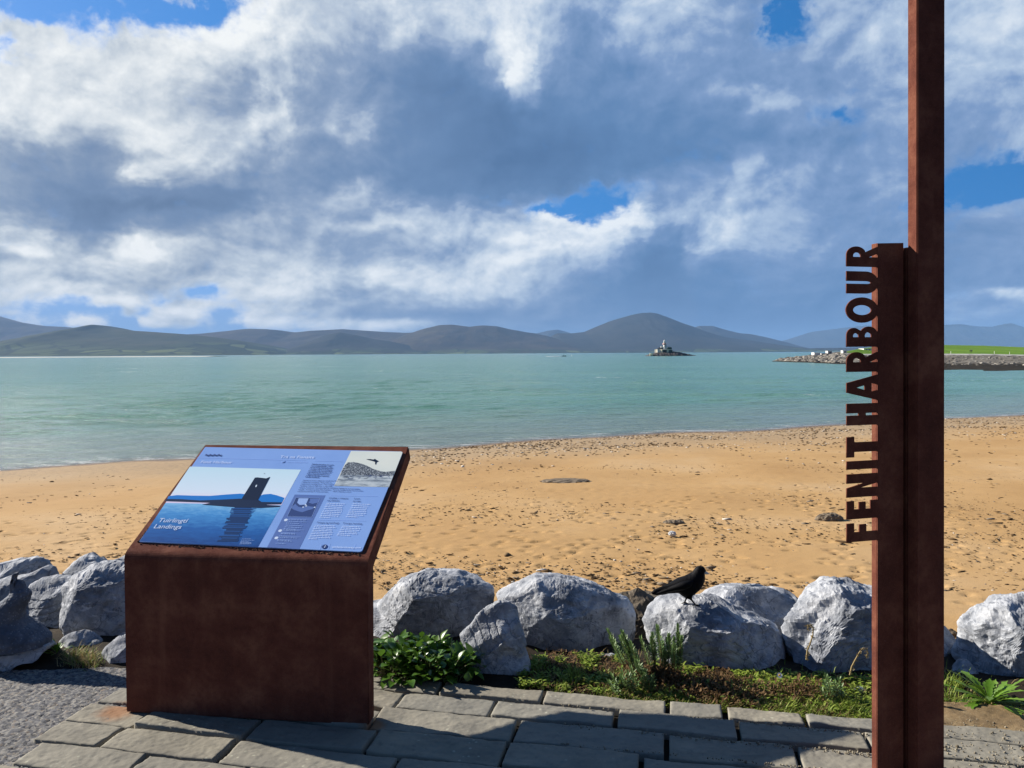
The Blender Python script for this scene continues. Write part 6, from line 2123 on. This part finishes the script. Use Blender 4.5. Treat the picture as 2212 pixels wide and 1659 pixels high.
def hut(u0, u1, v0, v1, D, depth, label, door=None, roof=None, ang=.35):
    a, b = at_y(u0, v1, D), at_y(u1, v1, D)
    h = at_y(u0, v0, D).z - a.z
    w = (b - a).length
    root = empty('hut', (a.x, D, a.z), label, 'hut', 'small white huts on the spit')
    bm = bmesh.new(); bm_box(bm, (w / 2, depth / 2, h / 2 - .4), (w, depth, h + .8))
    bmesh.ops.bevel(bm, geom=bm.edges[:], offset=.03, segments=1, affect='EDGES')
    mesh_bm('wall', bm, WHITE, root)
    bm = bmesh.new(); bm_box(bm, (w / 2, depth / 2, h + .05), (w + .25, depth + .25, .12)); mesh_bm('roof_slab', bm, WHITE if roof is None else roof, root)
    if door:
        for (f0, f1, z0, z1) in door:
            bm = bmesh.new(); bm_box(bm, (w * (f0 + f1) / 2, -.02, h * (z0 + z1) / 2), (w * (f1 - f0), .06, h * (z1 - z0))); mesh_bm('door' if z0 < .1 else 'window', bm, DKGL, root)


hut(1759, 1772.5, 762, 768, 318, 3, 'white block furthest out along the rocky spit')
hut(1774, 1787, 763.3, 768, 322, 3, 'long low white wall-like block between two taller huts on the spit')
hut(1788.3, 1797.5, 758.5, 764.8, 330, 2.4, 'taller white hut with dark doorways on the spit', [(.12, .38, .05, .85), (.56, .8, .05, .85)])
hut(1821, 1829, 757.6, 763.6, 334, 2.2, 'white hut with one dark window, standing alone nearer the letters', [(.35, .75, .35, .8)])
hut(1866, 1889, 753.2, 758.8, 404, 6, 'wide white building on the green slope beside the letters', [(.2, .3, .3, .75), (.5, .6, .3, .75)])


def marker(u, v, D, label):
    q = at_y(u, v, D)
    bm = bmesh.new(); bm_lathe(bm, (0, 0, -.2), [(.10, 0), (.085, 1.1), (.14, 1.12), (.11, 1.25), (.03, 1.34)], 10)
    tag(mesh_bm('marker_post', bm, WHITE, None, loc=q), label, 'post', 'marker posts on the green headland')


marker(2054, 763.3, 392, 'short white marker post at the foot of the grass, nearest the sign post')
marker(2148, 763.8, 392, 'short white marker post at the foot of the grass, right of the two walkers')
marker(2181, 764.6, 392, 'short white marker post at the foot of the grass, nearest the right edge')


def walker(u, v, D, coat, trs, label, turn=0.0, lift=0.0):
    q = at_y(u, v, D)
    q.z += .45
    vs = [(0, 0, .92), (.10, 0, .88), (.13, .06, .48), (.14, .04, .07), (.14, -.10, .04), (-.10, 0, .88), (-.12, -.10, .48), (-.13, -.02, .08), (-.13, -.16, .04),
          (0, 0, 1.18), (0, 0, 1.40), (0, -.01, 1.50), (0, -.02, 1.62), (.19, 0, 1.40), (.25, .05, 1.12), (.24, -.08, .88), (.24, -.12, .78), (-.19, 0, 1.40), (-.25, -.04, 1.12), (-.24, -.16, .90), (-.24, -.20, .80)]
    ed = [(0, 1), (1, 2), (2, 3), (3, 4), (0, 5), (5, 6), (6, 7), (7, 8), (0, 9), (9, 10), (10, 11), (11, 12), (10, 13), (13, 14), (14, 15), (15, 16), (10, 17), (17, 18), (18, 19), (19, 20)]
    rad = [.17, .11, .075, .05, .05, .11, .075, .05, .05, .17, .17, .065, .115, .075, .055, .042, .045, .075, .055, .042, .045]
    me = bpy.data.meshes.new('person'); me.from_pydata(vs, ed, []); me.update()
    o = bpy.data.objects.new('person', me); COL.objects.link(o)
    sk = o.modifiers.new('s', 'SKIN'); o.modifiers.new('u', 'SUBSURF').levels = 1
    lay = me.skin_vertices[0].data
    for i, r in enumerate(rad): lay[i].radius = (r, r)
    lay[0].use_root = True
    o.location = q; o.rotation_euler = (0, 0, turn)
    bpy.context.view_layer.update()
    m2 = bpy.data.meshes.new_from_object(o.evaluated_get(bpy.context.evaluated_depsgraph_get()))
    o.modifiers.clear(); o.data = m2
    A, B, Sk = Mat('coat_' + coat[0], rough=.9), Mat('trousers_' + coat[0], rough=.9), Mat('skin_' + coat[0], rough=.6)
    A.color(coat[1]); B.color(trs); Sk.color((.35, .20, .14))
    for m in (A.m, B.m, Sk.m): m2.materials.append(m)
    for p in m2.polygons:
        p.use_smooth = True
        p.material_index = 2 if p.center.z > 1.47 else (0 if p.center.z > .86 else 1)
    tag(o, label, 'person', 'walkers on the headland')


walker(2095.5, 763.8, 388, ('dark', (.02, .022, .03)), (.02, .02, .025), 'person in dark clothes walking on the far grass, the left of the pair', .3)
walker(2099.0, 763.6, 390, ('grey', (.05, .05, .06)), (.025, .022, .03), 'person in a grey coat walking on the far grass, the right of the pair', -.2)


# ------------------------------------------------------------------ the lighthouse on its rock
def build_lighthouse():
    D = 860.0
    sc = .07936 * D / F_PX * 1.0
    o = at_y(1360.5 + 930 * .07936, 713.2 + 700 * .07936, D); zo = SEA_Z

    def X(px): return (px - 930) * sc

    def Z(py): return (700 - py) * sc
    # the rock
    prof = [(395, 702), (440, 688), (500, 655), (560, 642), (620, 628), (680, 612), (860, 604), (1000, 600), (1140, 598), (1165, 570), (1220, 578), (1300, 594), (1450, 622), (1560, 646), (1680, 672), (1790, 700)]
    xs = np.array([X(a) for a, b in prof]); zs = np.array([Z(b) for a, b in prof])
    gx = np.linspace(xs[0], xs[-1], 150); gy = np.linspace(-13, 15, 46)
    GX, GY = np.meshgrid(gx, gy)
    hz = np.interp(GX, xs, zs)
    fy = np.where(GY < 0, np.clip(1 - (GY / 13) ** 2, 0, 1) ** .7, np.clip(1 - (GY / 15) ** 2, 0, 1) ** .6)
    q = np.stack([GX.ravel(), GY.ravel(), 0 * GX.ravel()], 1)
    nn = fbm(q * [.22, .22, 1], 5, ridged=True).reshape(GX.shape)
    zz = hz * fy + (nn - .15) * 1.6 * np.clip(fy * 3, 0, 1) * np.where(GY < -3, 1, .35) - (1 - fy) * 2.2 - .3
    M = Mat('islet_rock', rough=.9); M.color(M.ramp(M.noise(.45, 6, .72, vec=M.vec((1, 1, 2))), [(.3, (.022, .020, .022)), (.52, (.062, .055, .052)), (.68, (.14, .125, .105)), (.8, (.22, .20, .16))])); M.bump(M.noise(.8, 5, .7), .8, .5)
    tag(mesh_np('islet', np.stack([GX.ravel(), GY.ravel(), zz.ravel()], 1), grid_faces(150, 46), M.m, loc=(o.x, D, zo)), kind='structure')
    root = empty('lighthouse', (o.x, D, zo), 'small white lighthouse with walled keeper\'s house on a dark rocky islet', 'lighthouse')
    CR = Mat('cream_render', rough=.85); CR.color((.72, .66, .50)); GR = Mat('pale_render', rough=.85); GR.color((.50, .52, .52))
    RD = Mat('red_gallery', rough=.6); RD.color((.50, .30, .28)); GN = Mat('dark_green', rough=.7); GN.color((.03, .07, .065)); GL = Mat('lantern_glass', rough=.1, spec=.6); GL.color((.45, .52, .52))

    def box(name, x0, x1, y0, y1, zt, zb, m, par=root, bev=.06):
        bm = bmesh.new(); bm_box(bm, ((X(x0) + X(x1)) / 2, (y0 + y1) / 2, (Z(zt) + Z(zb)) / 2), (X(x1) - X(x0), y1 - y0, Z(zt) - Z(zb)))
        bmesh.ops.bevel(bm, geom=bm.edges[:], offset=bev, segments=1, affect='EDGES')
        return mesh_bm(name, bm, m, par)
    # walled yard turned a little, so its lit end shows on the left
    bm = bmesh.new()
    ring = [(X(682), 1.5), (X(858), -3.6), (X(1000), -3.9), (X(1140), -3.6), (X(1160), 5), (X(720), 6)]
    for k in range(len(ring)):
        a, b = Vector(ring[k]), Vector(ring[(k + 1) % len(ring)])
        d = (b - a); n_ = Vector((-d.y, d.x)).normalized() * .45
        bt, tp = Z(640), Z(521)
        v = [bm.verts.new((p.x, p.y, z)) for z in (bt, tp) for p in (a, b, b + n_, a + n_)]
        for f in ((0, 1, 5, 4), (1, 2, 6, 5), (2, 3, 7, 6), (3, 0, 4, 7), (4, 5, 6, 7)): bm.faces.new([v[i] for i in f])
    mesh_bm('yard_wall', bm, CR.m, root)
    box('coping', 862, 1142, -4.25, -3.45, 522, 532, WHITE)
    box('dark_bay', 1040, 1136, -4.0, -3.35, 538, 606, GN.m); box('dark_front', 880, 985, -4.05, -3.6, 540, 606, DKGL)  # dark boxes on the front of the yard wall
    hs = box('house', 740, 960, -1.6, 4.5, 518, 610, WHITE)
    bm = bmesh.new()
    y0, y1 = -1.9, 4.8
    v = [bm.verts.new(p) for p in ((X(735), y0, Z(517)), (X(965), y0, Z(517)), (X(965), y1, Z(517)), (X(735), y1, Z(517)), (X(800), (y0 + y1) / 2, Z(468)), (X(905), (y0 + y1) / 2, Z(468)))]
    for f in ((0, 1, 5, 4), (2, 3, 4, 5), (1, 2, 5), (3, 0, 4), (0, 3, 2, 1)): bm.faces.new([v[i] for i in f])
    mesh_bm('roof', bm, SLATE, root)
    box('chimney', 846, 890, -.6, .8, 434, 478, WHITE)
    box('annex', 1026, 1128, -2.4, 2.4, 460, 540, GN.m); box('annex_cap', 1018, 1134, -2.6, 2.6, 456, 464, GR.m)
    bm = bmesh.new(); bm_lathe(bm, (X(955), 0, 0), [(X(1020) - X(955), Z(610)), (X(1014) - X(955), Z(500)), (X(1000) - X(955), Z(402)), (X(992) - X(955), Z(398))], 24); mesh_bm('tower', bm, GR.m, root, smooth=True)
    bm = bmesh.new(); bm_lathe(bm, (X(943), 0, 0), [(X(975) - X(943), Z(400)), (X(992) - X(943), Z(392)), (X(996) - X(943), Z(384)), (X(996) - X(943), Z(362)), (X(985) - X(943), Z(360))], 24); mesh_bm('gallery', bm, RD.m, root, smooth=True)
    bm = bmesh.new(); bm_lathe(bm, (X(943), 0, 0), [(X(978) - X(943), Z(361)), (X(978) - X(943), Z(334)), (X(984) - X(943), Z(330)), (X(972) - X(943), Z(326))], 20); mesh_bm('lantern_base', bm, WHITE, root, smooth=True)
    bm = bmesh.new(); bm_lathe(bm, (X(943), 0, 0), [(X(970) - X(943), Z(327)), (X(970) - X(943), Z(298))], 16); mesh_bm('lantern', bm, GL.m, root, smooth=True)
    bm = bmesh.new(); bm_lathe(bm, (X(943), 0, 0), [(X(977) - X(943), Z(299)), (X(973) - X(943), Z(292)), (X(962) - X(943), Z(281)), (X(952) - X(943), Z(274)), (X(946) - X(943), Z(262)), (.03, Z(256))], 20); mesh_bm('dome', bm, WHITE, root, smooth=True)
    box('window', 930, 948, -2.55, -2.35, 430, 452, DKGL)
    # landing
    for x0, x1, lb in ((500, 526, 'slim white pillar at the islet landing, the outer of two'), (536, 584, 'broad cream pillar at the islet landing, nearer the lighthouse')):
        bm = bmesh.new(); w = X(x1) - X(x0); h = Z(630) - Z(706)
        bm_box(bm, (0, 0, h / 2 - .4), (w, w * .9, h + .8)); bm_box(bm, (0, 0, h + .1), (w * 1.12, w * 1.0, .22))
        tag(mesh_bm('landing_pillar', bm, CR.m, None, loc=(o.x + (X(x0) + X(x1)) / 2, D - 9, zo - .1)), lb, 'pillar', 'pillars at the islet landing')


build_lighthouse()


# ------------------------------------------------------------------ small craft and buoys
def build_boat():
    q = at_z(1218, 770.0, SEA_Z)
    root = empty('motorboat', q, 'tiny dark motorboat speeding right with a white wake behind it', 'boat')
    root.rotation_euler = (0, RAD(-5), 0)
    L, Wd = 5.2, 1.9
    bm = bmesh.new()
    st = [(-.5, .8, .28), (-.25, 1, .28), (.05, .95, .31), (.30, .66, .40), (.44, .3, .5), (.5, .04, .56)]
    rows = []
    for f, w, z in st:
        x = f * L; h = w * Wd / 2
        rows.append([bm.verts.new((x, -h, z * 1.9)), bm.verts.new((x, -h * .8, -.05)), bm.verts.new((x, 0, -.25)), bm.verts.new((x, h * .8, -.05)), bm.verts.new((x, h, z * 1.9)), bm.verts.new((x, 0, z * 1.9 - .15))])
    for a, b in zip(rows, rows[1:]):
        for i in range(6): bm.faces.new((a[i], b[i], b[(i + 1) % 6], a[(i + 1) % 6]))
    bm.faces.new(rows[0]); bm.faces.new(rows[-1][::-1])
    H = Mat('dark_hull', rough=.4); H.color((.012, .028, .032)); mesh_bm('hull', bm, H.m, root, smooth=False)
    bm = bmesh.new(); bm_box(bm, (-.5, 0, 1.0), (.9, .9, .75)); bm_box(bm, (-.2, 0, 1.5), (.1, .9, .4)); mesh_bm('console', bm, DKGL, root)
    bm = bmesh.new(); bm_box(bm, (-2.75, 0, .65), (.35, .4, .7)); mesh_bm('outboard', bm, DKGL, root)
    # wake
    rs = np.random.RandomState(2)
    X = np.linspace(0, 1, 90); Yv = np.linspace(-1, 1, 11)
    gx, gy = np.meshgrid(X, Yv)
    p = np.stack([q.x - 2.5 - gx.ravel() * 17.5, q.y + gy.ravel() * (.7 + 1.7 * gx.ravel()), 0 * gx.ravel()], 1)
    z = SEA_Z + .10 + (.42 * (1 - gx.ravel()) ** 1.2 + .10) * (1 - gy.ravel() ** 2) + .10 * pnoise(p * [1.5, 1.5, 1])
    z = np.where(np.abs(gy.ravel()) > .95, SEA_Z - .3, z)
    Fm = Mat('white_water', rough=.9); Fm.color((.70, .72, .72))
    tag(mesh_np('wake_foam', np.stack([p[:, 0], p[:, 1], z], 1), grid_faces(90, 11), Fm.m), kind='stuff')


build_boat()


def buoy(u, v, s, colr, label):
    q = at_z(u, v, SEA_Z)
    bm = bmesh.new(); bm_lathe(bm, (0, 0, 0), [(.25 * s, -.4 * s), (.42 * s, -.1 * s), (.42 * s, .25 * s), (.22 * s, .40 * s), (.16 * s, 1.25 * s), (.20 * s, 1.3 * s), (.20 * s, 1.5 * s), (.05 * s, 1.62 * s)], 14)
    M = Mat('buoy_paint', rough=.5); M.color(colr)
    tag(mesh_bm('buoy', bm, M.m, None, smooth=True, loc=q), label, 'buoy', 'buoys out on the water')


buoy(1235.3, 769.2, 1.05, (.70, .72, .72), 'white buoy just ahead of the motorboat')
buoy(682, 786, .42, (.10, .09, .06), 'small dark buoy alone on open water, left of centre')
